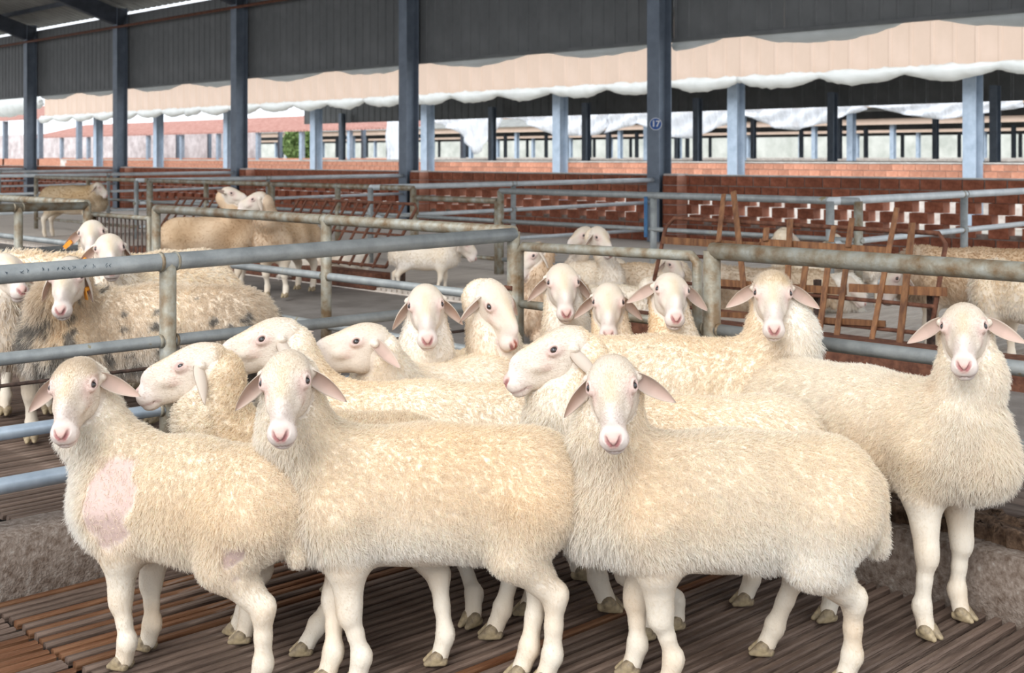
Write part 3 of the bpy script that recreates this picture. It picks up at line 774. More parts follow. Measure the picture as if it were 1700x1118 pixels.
# ---------------------------------------------------------------- sheep: signed-distance bodies turned into one continuous skin
def surface_nets(f, org, h):
    s = f < 0
    nx, ny, nz = f.shape
    cnt = np.zeros((nx-1, ny-1, nz-1), np.int8)
    for i in (0, 1):
        for j in (0, 1):
            for k in (0, 1): cnt += s[i:nx-1+i, j:ny-1+j, k:nz-1+k]
    act = (cnt > 0) & (cnt < 8)
    I, J, K = np.nonzero(act)
    n = len(I); acc = np.zeros((n, 3)); num = np.zeros(n)
    c = [(0,0,0),(1,0,0),(0,1,0),(1,1,0),(0,0,1),(1,0,1),(0,1,1),(1,1,1)]
    for a in range(8):
        for ax in range(3):
            if c[a][ax] == 0:
                b = list(c[a]); b[ax] = 1
                fa = f[I+c[a][0], J+c[a][1], K+c[a][2]]; fb = f[I+b[0], J+b[1], K+b[2]]
                m = (fa < 0) != (fb < 0)
                t = np.where(m, fa/(fa-fb+1e-12), 0)
                p = np.stack([np.full(n, c[a][q], float) for q in range(3)], 1); p[:, ax] += t
                acc += p*m[:, None]; num += m
    V = (acc/num[:, None]+np.stack([I, J, K], 1))*h+org
    idx = -np.ones(act.shape, np.int64); idx[I, J, K] = np.arange(n)
    F = []
    for ax in range(3):
        sl0 = [slice(None)]*3; sl1 = [slice(None)]*3
        sl0[ax] = slice(0, -1); sl1[ax] = slice(1, None)
        a = s[tuple(sl0)]; b = s[tuple(sl1)]
        P = np.argwhere(a != b)
        u, w = (ax+1) % 3, (ax+2) % 3
        ok = (P[:, u] > 0) & (P[:, w] > 0) & (P[:, u] < f.shape[u]-1) & (P[:, w] < f.shape[w]-1)
        P = P[ok]
        flip = a[P[:, 0], P[:, 1], P[:, 2]]
        def q(du, dw):
            R = P.copy(); R[:, u] += du; R[:, w] += dw
            return idx[R[:, 0], R[:, 1], R[:, 2]]
        quad = np.stack([q(-1, -1), q(0, -1), q(0, 0), q(-1, 0)], 1)
        quad[~flip] = quad[~flip][:, ::-1]
        F.append(quad)
    return V, np.concatenate(F)

class Vol:
    def __init__(s, lo, hi, h):
        s.lo = np.array(lo, float); s.h = h
        n = np.ceil((np.array(hi)-s.lo)/h).astype(int)+1
        s.f = np.full(n, 0.5, np.float32); s.n = n
        s.ax = [np.arange(n[i])*h+s.lo[i] for i in range(3)]
    def box(s, lo, hi):
        a = np.clip(np.floor((np.array(lo)-s.lo)/s.h).astype(int), 0, s.n); b = np.clip(np.ceil((np.array(hi)-s.lo)/s.h).astype(int)+1, 0, s.n)
        return tuple(slice(a[i], b[i]) for i in range(3))
    def pts(s, sl):
        return (s.ax[0][sl[0]][:, None, None], s.ax[1][sl[1]][None, :, None], s.ax[2][sl[2]][None, None, :])
    def merge(s, sl, d, k, sub=False):
        g = s.f[sl]
        if g.size == 0: return
        if sub:
            d = -d; hh = np.clip(0.5-0.5*(d-g)/k, 0, 1) if k > 0 else None
            # smooth max(g, d)
            m = np.maximum(g, d)
            if k > 0:
                e = np.maximum(k-np.abs(g-d), 0)/k; m = m+e*e*k*0.25
            s.f[sl] = m
        else:
            m = np.minimum(g, d)
            if k > 0:
                e = np.maximum(k-np.abs(g-d), 0)/k; m = m-e*e*k*0.25
            s.f[sl] = m
    def cone(s, a, b, ra, rb, k=0.03, ys=1.0, sub=False, pad=None):
        a = np.array(a, float); b = np.array(b, float); R = max(ra, rb); pad = pad or (k+3*s.h)
        sl = s.box(np.minimum(a, b)-R-pad, np.maximum(a, b)+R+pad)
        x, y, z = s.pts(sl)
        ym = (a[1]+b[1])/2
        y = ym+(y-ym)*ys
        d = b-a; L2 = max(float(d@d), 1e-9)
        t = np.clip(((x-a[0])*d[0]+(y-a[1])*d[1]+(z-a[2])*d[2])/L2, 0, 1)
        q = np.sqrt((x-a[0]-t*d[0])**2+(y-a[1]-t*d[1])**2+(z-a[2]-t*d[2])**2)-(ra+(rb-ra)*t)
        s.merge(sl, q.astype(np.float32), k, sub)
    def ell(s, c, r, k=0.02, sub=False, rot=None, pad=None):
        c = np.array(c, float); r = np.array(r, float); R = r.max() if rot is not None else r; pad = pad or (k+3*s.h)
        sl = s.box(c-R-pad, c+R+pad)
        x, y, z = s.pts(sl)
        x = x-c[0]; y = y-c[1]; z = z-c[2]
        if rot is not None:
            x, y, z = (rot[0][0]*x+rot[1][0]*y+rot[2][0]*z, rot[0][1]*x+rot[1][1]*y+rot[2][1]*z, rot[0][2]*x+rot[1][2]*y+rot[2][2]*z)
        k0 = np.sqrt((x/r[0])**2+(y/r[1])**2+(z/r[2])**2)+1e-6
        k1 = np.sqrt((x/r[0]**2)**2+(y/r[1]**2)**2+(z/r[2]**2)**2)+1e-6
        s.merge(sl, (k0*(k0-1)/k1).astype(np.float32), k, sub)

EYE = np.array((0.056, 0.0615, 0.0280)); EYED = np.array((0.22, 0.80, 0.56)); EYED /= np.linalg.norm(EYED)
def orient(fw, up):
    x = np.array(fw, float); x /= np.linalg.norm(x)
    z = np.array(up, float); z -= x*(z@x); z /= np.linalg.norm(z)
    y = np.cross(z, x)
    return np.stack([x, y, z], 1)     # columns
def head_volume(h, squint=False):
    """head frame: x runs to the muzzle, z to the forehead side, origin between the ears"""
    v = Vol((-0.13, -0.12, -0.16), (0.285, 0.12, 0.12), h)
    v.ell((-0.005, 0, 0.005), (0.078, 0.069, 0.068), 0.03)             # cranium
    v.ell((0.038, 0, 0.020), (0.066, 0.056, 0.050), 0.03)              # forehead
    v.cone((0.06, 0, 0.006), (0.190, 0, -0.032), 0.046, 0.0320, 0.03, ys=1.12)   # nose
    v.ell((0.110, 0, 0.014), (0.088, 0.031, 0.043), 0.03)              # arched nasal bone
    v.cone((0.01, 0, -0.052), (0.170, 0, -0.056), 0.046, 0.0245, 0.03, ys=1.05)  # jaw
    for s_ in (-1, 1):
        v.ell((0.028, s_*0.030, -0.045), (0.055, 0.030, 0.050), 0.03)  # cheek
        v.ell((0.036, s_*0.045, 0.030), (0.034, 0.022, 0.021), 0.018)   # brow
        v.ell((0.090, s_*0.036, -0.008), (0.045, 0.014, 0.018), 0.02)  # cheek ridge
        v.cone((-0.006, s_*0.050, 0.012), (-0.008, s_*0.072, 0.010), 0.019, 0.0135, 0.012)   # ear root
    v.ell((0.196, 0, -0.042), (0.032, 0.0405, 0.036), 0.018)            # muzzle
    v.ell((0.188, 0, -0.074), (0.027, 0.028, 0.0145), 0.010)            # lower lip
    v.ell((0.215, 0, -0.026), (0.016, 0.024, 0.018), 0.01)             # nose pad
    if h <= 0.006:
        for s_ in (-1, 1):
            # eye: lids around a hollow
            ed = EYED*(1, s_, 1); ro = orient((1, 0, -0.25), ed)      # x along the lid, z outwards
            v.ell(EYE*(1, s_, 1)-ed*0.004, (0.0225, 0.0165, 0.0150), 0.010, rot=ro)
            v.ell(EYE*(1, s_, 1)+ed*0.007+(np.array((-0.003, 0, -0.002)) if squint else 0), (0.0140, 0.0082 if not squint else 0.0035, 0.0140), 0.003, sub=True, rot=ro)
            # nostril
            a = np.array((0.230, s_*0.008, -0.034)); b = np.array((0.219, s_*0.0245, -0.013))
            v.cone(a, b, 0.0040, 0.0072, 0.003, sub=True)
            v.cone((0.226, s_*0.003, -0.064), (0.150, s_*0.040, -0.060), 0.0036, 0.0030, 0.003, sub=True)   # mouth line
        v.cone((0.233, 0, -0.036), (0.229, 0, -0.060), 0.0032, 0.0030, 0.004, sub=True)   # philtrum
    return v
_HV = head_volume(0.006)
def head_sdf(h_):
    i = np.rint((h_-_HV.lo)/_HV.h).astype(int)
    ok = ((i >= 0) & (i < _HV.n)).all(1); i = np.clip(i, 0, _HV.n-1)
    return np.where(ok, _HV.f[i[:, 0], i[:, 1], i[:, 2]], 1.0)
HEADS = {}
def head_mesh(h, squint):
    key = (h, squint)
    if key not in HEADS:
        v = head_volume(h, squint); V, F = surface_nets(v.f, v.lo, h)
        HEADS[key] = (V, F)
    return HEADS[key]

def sines(P, freq, seed, n=5):
    r = np.random.default_rng(seed); o = np.zeros(len(P))
    for _ in range(n):
        d = r.normal(0, 1, 3); d /= np.linalg.norm(d)
        f = freq*r.uniform(0.6, 1.6)
        o += np.sin(P@d*f+r.uniform(0, 6.28))
    return o/n
def sstep(x, a, b):
    t = np.clip((x-a)/(b-a), 0, 1); return t*t*(3-2*t)
def mixc(A, B, t):
    return A*(1-t[:, None])+np.asarray(B)*t[:, None]

def mesh_from(name, V, F, mat, tint=None):
    me = bpy.data.meshes.new(name)
    me.vertices.add(len(V)); me.vertices.foreach_set('co', np.asarray(V, np.float32).ravel())
    F = np.asarray(F); n = F.shape[1]
    me.loops.add(F.size); me.loops.foreach_set('vertex_index', F.ravel().astype(np.int32))
    me.polygons.add(len(F)); me.polygons.foreach_set('loop_start', np.arange(0, F.size, n, dtype=np.int32))
    me.polygons.foreach_set('use_smooth', np.ones(len(F), bool))
    me.update(calc_edges=True); me.validate()
    if mat: me.materials.append(mat)
    if tint is not None:
        a = me.attributes.new('tint', 'FLOAT_COLOR', 'POINT')
        c = np.ones((len(V), 4), np.float32); c[:, :3] = tint; a.data.foreach_set('color', c.ravel())
    return me

def ear_geo(L=0.135, W=0.030, seed=0, cup=1.0, curl=0.0):
    """leaf-shaped cupped ear along +x, hollow side to +z"""
    n, m = 14, 8; V = []; T = []
    for side in (0, 1):
        for i in range(n+1):
            t = i/n
            w = W*(math.sin(PI*min(1, 0.16+t*0.84)**0.85)**0.75+0.02) if t < 1 else W*0.04
            for j in range(m+1):
                q = (j/m*2-1)
                a = q*1.15*cup*(1-0.25*t)
                y = w*math.sin(a)/max(math.sin(1.15*cup), .3)*1.0
                z = w*(1-math.cos(a))*1.0
                x = L*t-0.010*(1-abs(q))*0
                zz = z-(0.0022+0.002*(1-t))*side + curl*L*t*t - 0.02*math.sin(PI*t)*0.5
                V.append((x, y, zz))
                inner = np.array((0.68, 0.50, 0.42)); outer = np.array((0.72, 0.62, 0.52))
                e = abs(q)**2
                if side == 0: T.append(inner*(1-e*0.8)*(0.92 if t < .5 else 1)+outer*e*0.8 if t < 0.97 else outer)
                else: T.append(outer)
    F = []; N1 = (n+1)*(m+1)
    for s_ in (0, 1):
        for i in range(n):
            for j in range(m):
                a = s_*N1+i*(m+1)+j; qd = (a, a+m+1, a+m+2, a+1)
                F.append(qd if s_ == 0 else qd[::-1])
    for i in range(n):
        for j in (0, m):
            a = i*(m+1)+j; b = a+m+1
            qd = (a, a+N1, b+N1, b); F.append(qd if j == 0 else qd[::-1])
    for j in range(m):
        a = n*(m+1)+j; F.append((a, a+N1, a+N1+1, a+1))
    return np.array(V), np.array(F), np.clip(np.array(T), 0, 1)
def eye_geo():
    V = []; F = []; T = []; n, m = 14, 10
    for i in range(n+1):
        th = PI*i/n
        for j in range(m*2):
            ph = PI*j/m
            p = np.array((math.sin(th)*math.cos(ph), math.cos(th), math.sin(th)*math.sin(ph)))
            V.append(p*0.0128)
            r = math.hypot(p[0], p[2]); 
            if p[1] > 0 and abs(p[2]) < 0.24 and abs(p[0]) < 0.42: T.append((0.008, 0.008, 0.012))
            elif p[1] > 0 and r < 0.72: T.append((0.035, 0.025, 0.020))
            else: T.append((0.25, 0.19, 0.17) if r > 0.90 else (0.02, 0.015, 0.013))
    for i in range(n):
        for j in range(m*2):
            a = i*2*m+j; b = i*2*m+(j+1) % (2*m)
            F.append((a, b, b+2*m, a+2*m))
    return np.array(V), np.array(F), np.array(T)
EYE_V, EYE_F, EYE_T = eye_geo()
EYE_ME = mesh_from('eye', EYE_V, EYE_F, M['eye'], EYE_T)
def hoof_geo():
    v = Vol((-0.06, -0.05, -0.01), (0.08, 0.05, 0.08), 0.0045)
    for s_ in (-1, 1):
        v.cone((0.0, s_*0.0145, 0.030), (0.036, s_*0.0155, 0.010), 0.0205, 0.009, 0.006)
        v.cone((-0.018, s_*0.0145, 0.016), (0.02, s_*0.015, 0.010), 0.0155, 0.011, 0.004)
    v.ell((0.012, 0, -0.0145), (0.2, 0.2, 0.0165), 0.0, sub=True)
    v.cone((0.05, 0, 0.0), (0.02, 0, 0.05), 0.004, 0.002, 0.002, sub=True)
    V, F = surface_nets(v.f, v.lo, 0.0045)
    return mesh_from('hoof', V, F, M['hoof'])
HOOF_ME = hoof_geo()

BASEC = np.array((0.86, 0.735, 0.57)); WHITE = np.array((0.91, 0.855, 0.785)); YELL = np.array((0.85, 0.635, 0.39)); FACE = np.array((0.70, 0.61, 0.515)); PINK = np.array((0.62, 0.33, 0.30)); PALEPINK = np.array((0.68, 0.47, 0.42))

def orient(fw, up):
    x = np.array(fw, float); x /= np.linalg.norm(x)
    z = np.array(up, float); z -= x*(z@x); z /= np.linalg.norm(z)
    y = np.cross(z, x)
    return np.stack([x, y, z], 1)     # columns

def make_sheep(name='sheep', label='', shoulder=(0, 4), heading=(-1, 0), scale=1.0, L=0.56, eyes=None, vhead=None, yaw=0.0, pitch=55, roll=0.0, hscale=1.0,
               feet=None, z0=0.0, q=2, wool=1.0, ears=(30, 30), eartwist=(18, 18), earback=(0.1, 0.1), coat='lamb', bald=(), dirt=0.0, squint=False, headz=None, group=None, tags=(), seed=0,
               lying=False, lift=0.0, ram=False, spots=(), mul=(1, 1, 1), strands=None, curly=0.0, frizz=0.0, yellow=0.5, ftop=0.0, brown=0.0, shear=1.0, neckr=1.0, nosespots=0.0, show_eyes=True, fleece_len=1.0):
    """shoulder: (u, v) of the point between the fore feet; eyes: pixel half-way between the eyes at forward distance vhead"""
    r = np.random.default_rng(1000+seed)
    S = scale
    hd = np.array(uv(*heading)); hd = hd/np.linalg.norm(hd); ang = math.atan2(hd[1], hd[0])
    sp = np.array(uv(*shoulder))
    LL = L*S
    rootxy = sp-hd*LL*1.0
    root = None
    Rz = np.array([[math.cos(ang), math.sin(ang), 0], [-math.sin(ang), math.cos(ang), 0], [0, 0, 1]])   # world -> local
    def to_local(p): return Rz@(np.array(p, float)-np.array((rootxy[0], rootxy[1], z0)))
    # head
    ex, ey = eyes; vh = vhead
    u_ = (ex-850)/FPX*vh
    ew = np.array((*uv(u_, vh), y2z(ey, vh)))
    tocam = np.array(uv(-u_, -vh)); tocam /= np.linalg.norm(tocam)
    a = math.radians(yaw)    # positive: towards the right of the picture
    right_ = np.array((CA, -SA)); 
    hz_ = np.array((tocam[0]*math.cos(a)+right_[0]*math.sin(a), tocam[1]*math.cos(a)+right_[1]*math.sin(a), 0)); hz_ /= np.linalg.norm(hz_)
    pr = math.radians(pitch)
    up0 = hz_*math.sin(pr)+np.array((0, 0, math.cos(pr))); fw0 = hz_*math.cos(pr)-np.array((0, 0, math.sin(pr)))
    ax = Vector((*tocam, 0.0)); Rr = np.array(Matrix.Rotation(math.radians(roll), 3, ax))
    HW = orient(Rr@fw0, Rr@up0)             # head axes in the world
    HL = Rz@HW                                # head axes in the sheep's own frame
    hs = hscale
    org = to_local(ew)-HL@(np.array((0.052, 0, 0.020))*hs)
    # trunk
    hb = {3: 0.0115, 2: 0.014, 1: 0.020, 0: 0.028}[q]; hh = {3: 0.0040, 2: 0.0050, 1: 0.0060, 0: 0.009}[q]
    lo = np.minimum((-0.42*S, -0.27*S, -0.05), org-0.16); hi = np.maximum((LL+0.36*S, 0.27*S, 0.92*S), org+0.20)
    for p in (feet or ()):
        if p is not None and not lying:
            w = px_ground(p[0], p[1], z0); q_ = to_local((w[0], w[1], z0))
            lo[:2] = np.minimum(lo[:2], q_[:2]-0.09); hi[:2] = np.maximum(hi[:2], q_[:2]+0.09)
    v = Vol(lo, hi, hb)
    yz = 1.16; dz = -0.30*S if lying else lift*S
    rr = shear
    v.cone((-0.01*S, 0, 0.560*S+dz), (LL*0.5, 0, 0.545*S+dz), 0.180*S*rr, 0.195*S*rr, 0.05, ys=yz)
    v.cone((LL*0.5, 0, 0.545*S+dz), (LL+0.02*S, 0, 0.560*S+dz), 0.195*S*rr, 0.180*S*rr, 0.05, ys=yz)
    v.cone((0.10*S, 0, 0.495*S+dz), (LL-0.02*S, 0, 0.48*S+dz), 0.140*S, 0.155*S, 0.05, ys=1.1)
    v.ell((-0.08*S, 0, 0.56*S+dz), (0.135*S, 0.135*S, 0.155*S), 0.05)
    v.cone((LL+0.06*S, 0, 0.52*S+dz), (LL+0.13*S, 0, 0.50*S+dz), 0.155*S, 0.120*S, 0.06, ys=1.08)
    # tail
    v.cone((-0.185*S, 0, 0.58*S+dz), (-0.205*S, 0.01, 0.42*S+dz), 0.045*S, 0.028*S, 0.03)
    if ram: v.cone((0.035*S, 0, 0.44*S), (0.02*S, 0.01, 0.335*S), 0.040*S, 0.036*S, 0.02)
    # neck
    nb = np.array((LL+0.06*S, 0, 0.60*S+dz)); hbk = org+HL@(np.array((-0.035, 0, -0.045))*hs)
    nm = nb*0.45+hbk*0.55+np.array((0.035*S, 0, -0.005))
    nlen = np.linalg.norm(hbk-nb)
    if 0: print('%-46s neck %.2f head_local (%.2f %.2f %.2f)' % (label[:46], nlen, *org))
    v.cone(nb, nm, 0.145*S*neckr, 0.108*S*neckr, 0.07); v.cone(nm, hbk, 0.108*S*neckr, 0.078*hs, 0.05)
    v.cone(hbk, org+HL@(np.array((0.0, 0, -0.012))*hs), 0.072*hs, 0.056*hs, 0.03)
    # legs
    fl = feet or [None]*4      # near-left order: front left, front right, hind left, hind right
    legs = []
    for i in range(4):
        front = i < 2; sd_ = 1 if i % 2 == 0 else -1
        if fl[i] is not None:
            p = fl[i]
            zf = p[2] if len(p) > 2 else 0.0
            w = px_ground(p[0], p[1], z0+zf); ft = to_local((w[0], w[1], z0)); ft[2] = zf
        else:
            ft = np.array((LL if front else -0.09*S, sd_*0.105*S, 0.0))+np.array((r.uniform(-0.06, 0.06)*S, 0, 0))
        if lying: legs.append(None); continue
        f0 = ft+np.array((-0.012, 0, 0.035*S))
        if front:
            sh_ = np.array((LL+0.01*S, sd_*0.085*S, 0.50*S+dz)); el = np.array((LL-0.01*S+0.2*(ft[0]-LL), sd_*0.095*S*0.8+0.2*ft[1], 0.375*S+dz))
            kn = el*0.48+f0*0.52+np.array((0.012*S, 0, 0)); kn[2] = 0.225*S+ft[2]*0.6+dz*0.5
            fe = kn*0.13+f0*0.87+np.array((-0.010, 0, 0.030*S)); cm_ = kn*0.5+fe*0.5
            v.cone(sh_, el, 0.115*S, 0.068*S, 0.05); v.cone(el, kn, 0.062*S, 0.034*S, 0.025)
            v.cone(kn+np.array((0, 0, 0.018)), kn-np.array((-0.003, 0, 0.018)), 0.0350*S, 0.0325*S, 0.018)
            v.cone(kn, cm_, 0.031*S, 0.0245*S, 0.015); v.cone(cm_, fe, 0.0245*S, 0.0255*S, 0.012)
        else:
            hp = np.array((-0.05*S, sd_*0.085*S, 0.52*S+dz)); st = np.array((-0.005*S+0.30*(ft[0]+0.09*S), sd_*0.100*S, 0.395*S+dz))
            hk = np.array((ft[0]*0.66-0.062*S, (ft[1]*0.7+sd_*0.09*S*0.3), 0.262*S+ft[2]*0.8+dz*0.5))
            fe = hk*0.12+f0*0.88+np.array((-0.012, 0, 0.030*S)); cm_ = hk*0.5+fe*0.5
            v.cone(hp, st, 0.128*S, 0.080*S, 0.05, ys=1.15); v.cone(st, hk, 0.068*S, 0.035*S, 0.03)
            v.cone(hk+np.array((-0.006, 0, 0.012)), hk-np.array((0, 0, 0.014)), 0.034*S, 0.031*S, 0.015)
            v.cone(hk, cm_, 0.032*S, 0.0265*S, 0.015); v.cone(cm_, fe, 0.0265*S, 0.0265*S, 0.012)
        v.cone(fe+np.array((0, 0, 0.006)), fe-np.array((0, 0, 0.006)), 0.0315*S, 0.0315*S, 0.012)
        v.cone(fe, f0+np.array((0.006, 0, -0.005)), 0.028*S, 0.029*S, 0.01)
        legs.append((ft, fe))
    if lying:
        v.cone((LL, 0.1*S, 0.16*S), (LL+0.22*S, 0.08*S, 0.05*S), 0.06*S, 0.035*S, 0.03)
        v.cone((0, 0.12*S, 0.16*S), (0.2*S, 0.16*S, 0.06*S), 0.09*S, 0.04*S, 0.03)
    V, F = surface_nets(v.f, v.lo, hb)
    Vh, Fh = head_mesh(hh, squint)
    Vh2 = (Vh*hs)@HL.T+org
    nb_v = len(V)
    VV = np.concatenate([V, Vh2]); FF = np.concatenate([F, Fh+nb_v])
    # colour over the skin
    def headc(P): return ((P-org)@HL)/hs
    def legmask(P):
        # 1 on the bare lower legs
        zl = (0.368-0.050*sstep(-P[:, 0], -0.25*S, -0.10*S))*S+dz+0.012*sines(P, 40, 5)
        return sstep(-P[:, 2], -zl-0.055, -zl+0.035) if not lying else np.zeros(len(P))
    def facemask(P):
        h_ = headc(P); d = np.linalg.norm(h_*np.array((1, 1, 1)), axis=1)
        m_ = sstep(h_[:, 0]+0.55*np.minimum(0, h_[:, 2]+0.01), -0.075, -0.035)*(head_sdf(h_) < 0.009)
        return m_
    def baldmask(P):
        m_ = np.zeros(len(P)); 
        for (c, rad, *_r) in bald:
            sc_ = np.array(_r[0]) if _r else np.ones(3)
            d = np.linalg.norm((P-np.array(c))/sc_, axis=1)+0.03*sines(P, 40, 5)+0.02*sines(P, 90, 8)
            m_ = np.maximum(m_, 1-sstep(d, rad*0.75, rad*1.1))
        return m_
    def dirtmask(P):
        if dirt <= 0: return np.zeros(len(P))
        n1 = 0.9*sines(P, 55, 77+seed, 7)+0.7*sines(P, 95, 78+seed, 6)+0.7*sines(P, 9, 79+seed, 4)
        low = sstep(P[:, 0], -0.1, LL+0.15)*0.45+0.40*sstep(-P[:, 2], -0.58*S, -0.36*S)
        return sstep(n1+low-0.35*sstep(P[:, 2], 0.60*S, 0.70*S), 0.62-0.35*dirt, 0.82-0.35*dirt)
    ys_ = seed*3.1
    def wool_colour(P, kb=1.0):
        C = np.tile(BASEC, (len(P), 1))
        n1 = sines(P, 7, 11+seed)+0.3*sines(P, 18, 12+seed)
        C = mixc(C, YELL, np.clip(0.30*yellow+0.75*yellow*n1, 0, 0.75))
        n2 = sines(P, 8, 21+seed)+0.15*sines(P, 30, 22+seed)
        lowz = sstep(-P[:, 2], -0.58*S, -0.38*S); che = sstep(P[:, 0], LL+0.02*S, LL+0.14*S)
        C = mixc(C, WHITE, np.clip(0.30+0.45*n2+0.45*lowz+0.40*che, 0, 0.95))
        if brown > 0: C = mixc(C, (0.40, 0.28, 0.17), brown*np.clip(0.5+0.8*sines(P, 14, 31+seed), 0, 1))
        dm = dirtmask(P)
        C = mixc(C, (0.16, 0.15, 0.14), dm*0.85)
        C = C*np.array(mul)
        for (sx_, sy_, sv_, sr_, sc_, ss_) in spots:
            w_ = px_at(sx_, sv_); c_ = to_local((w_[0], w_[1], y2z(sy_, sv_)))
            d_ = np.linalg.norm(P-c_, axis=1)+0.25*sr_*sines(P, 50, 3)
            C = mixc(C, sc_, ss_*(1-sstep(d_, sr_*0.4, sr_*1.2))*np.clip(0.55+0.9*sines(P, 70, 9), 0, 1))
        bm = baldmask(P)*kb
        C = mixc(C, (0.57, 0.42, 0.37), bm)
        return C
    def skin_colour(P, kb=1.0):
        C = wool_colour(P, kb)
        C = mixc(C, (0.78, 0.70, 0.585), legmask(P)*0.9)
        n3 = sines(P, 30, 41+seed)
        C = mixc(C, (0.74, 0.55, 0.36), legmask(P)*np.clip(0.15+0.45*n3, 0, 0.5))
        fm = facemask(P); h_ = headc(P)
        C = mixc(C, FACE, fm)
        mid = np.exp(-(h_[:, 1]/0.022)**2)*sstep(h_[:, 0], 0.02, 0.07)*(1-sstep(h_[:, 0], 0.13, 0.19))*(h_[:, 2] > 0)
        C = mixc(C, (0.62, 0.48, 0.31), fm*mid*0.6)
        top = sstep(h_[:, 2], 0.03, 0.06)*(1-sstep(h_[:, 0], 0.03, 0.08))
        C = mixc(C, (0.62, 0.48, 0.31), fm*top*(0.35+0.5*ftop)*np.clip(0.6+0.6*sines(P, 35, 44+seed), 0, 1))
        NC = []
        for s_ in (-1, 1):
            e_ = np.linalg.norm((h_-EYE*(1, s_, 1))/np.array((1.25, 1, 1)), axis=1)
            C = mixc(C, PALEPINK*0.98, fm*(1-sstep(e_, 0.018, 0.036))*0.5)
            C = mixc(C, (0.42, 0.27, 0.24), fm*(1-sstep(e_, 0.0135, 0.0165))*0.7)
            tq = np.clip(((h_-np.array((0.230, s_*0.008, -0.034)))@np.array((-0.011, s_*0.0165, 0.021)))/7.54e-4, 0, 1)
            nd = np.linalg.norm(h_-np.array((0.230, s_*0.008, -0.034))-tq[:, None]*np.array((-0.011, s_*0.0165, 0.021)), axis=1)
            NC.append(1-sstep(nd, 0.0045, 0.009))
        nstr = np.maximum(NC[0], NC[1])
        gr = np.exp(-((np.abs(h_[:, 1])-0.046)/0.012)**2)*np.exp(-((h_[:, 0]-0.088)/0.026)**2)*(h_[:, 2] > -0.03)
        C = mixc(C, PALEPINK, fm*gr*0.45)
        pk = sstep(h_[:, 0], 0.198, 0.218)*(1-sstep(np.abs(h_[:, 1])-0.35*(h_[:, 2]+0.035), 0.010, 0.024))*sstep(h_[:, 2], -0.056, -0.042)
        C = mixc(C, PINK*1.02, fm*pk*0.62)
        mu = sstep(h_[:, 0], 0.13, 0.20)
        C = mixc(C, (0.72, 0.62, 0.58), fm*mu*(1-pk)*0.6)
        ml = np.exp(-((h_[:, 2]+0.0635-0.04*np.abs(h_[:, 1])*2)/0.0042)**2)*sstep(h_[:, 0], 0.145, 0.16)
        C = mixc(C, (0.40, 0.24, 0.22), fm*ml*0.6)
        C = mixc(C, (0.30, 0.10, 0.10), fm*nstr*0.85)
        if nosespots: C = mixc(C, (0.30, 0.08, 0.05), fm*pk*sstep(sines(P, 190, 3), 0.15, 0.4)*nosespots)
        return np.clip(C, 0.01, 0.95)
    root = bpy.data.objects.new(name, mesh_from('sheep_body', VV, FF, M['coat'], skin_colour(VV)))
    COL.objects.link(root); root.location = (rootxy[0], rootxy[1], z0); root.rotation_euler = (0, 0, ang)
    tag(root, label, 'sheep', group)
    # parts
    def local_part(nm_, me, R, loc, sc=1.0):
        o = bpy.data.objects.new(nm_, me); COL.objects.link(o); o.parent = root
        m4 = Matrix([list(R[i]*sc)+[loc[i]] for i in range(3)]+[[0, 0, 0, 1]])
        o.matrix_local = m4
        return o
    if q >= 1 and show_eyes:
        for s_ in (-1, 1):
            ce = org+HL@((EYE*(1, s_, 1)-EYED*(1, s_, 1)*0.0035)*hs)
            ed = EYED*(1, s_, 1); o3 = orient((1, 0, -0.25), ed); R = HL@np.stack([o3[:, 0], ed, np.cross(o3[:, 0], ed)], 1)
            # look a little towards where the head points
            o = local_part('eye', EYE_ME, R, ce, hs*0.98)
    down = Rz@np.array((0, 0, -1.0))
    for s_, dr, tw, eb in ((1, ears[0], eartwist[0], earback[0]), (-1, ears[1], eartwist[1], earback[1])):
        lat = HL@np.array((0, s_, 0.0)); back = HL@np.array((-1.0, 0, 0))
        dd = math.radians(dr+10 if dr > 0 else dr)
        d_ = lat*math.cos(dd)*(1-0.5*max(0, eb-0.1))+down*math.sin(dd)+back*eb; d_ /= np.linalg.norm(d_)
        face_dir = HL@np.array((0.35, 0, 1.0)); face_dir = face_dir*math.cos(math.radians(tw))+down*math.sin(math.radians(tw))-lat*1.1*max(0, math.sin(dd))**2
        R = orient(d_, face_dir)
        if s_ < 0: pass
        VE, FE, TE = ear_geo(0.138, 0.0245, cup=1.25, curl=-0.05)
        jit = np.random.default_rng(seed*2+s_+5)
        me = mesh_from('ear', VE, FE, M['ear'], np.clip(TE*jit.uniform(0.95, 1.04), 0, 1))
        pe = org+HL@(np.array((-0.006, s_*0.064, 0.010))*hs)
        eo = local_part('ear', me, R, pe, hs)
        if (s_ > 0 and 'L' in tags) or (s_ < 0 and 'R' in tags):
            b = MB(); b.tube([(0.075, 0, -0.004), (0.075, 0, 0.018)], 0.010, 12); b.box(0.066, 0.084, -0.010, 0.010, 0.014, 0.018); b.box(0.070, 0.12, -0.012, 0.012, 0.016, 0.0185)
            to = build(b, 'ear_tag', M['orange_tag'], eo)
    if not lying and q >= 1:
        for lg in legs:
            ft, fe = lg
            yaw_ = 0.1*(1 if ft[1] > 0 else -1)
            R = np.array(((math.cos(yaw_), -math.sin(yaw_), 0), (math.sin(yaw_), math.cos(yaw_), 0), (0, 0, 1.0)))
            local_part('hoof', HOOF_ME, R, (ft[0]+0.002, ft[1], ft[2]), S*1.02)
    # fleece strands
    ns = strands if strands is not None else {3: 165000, 2: 85000, 1: 16000, 0: 6000}[q]
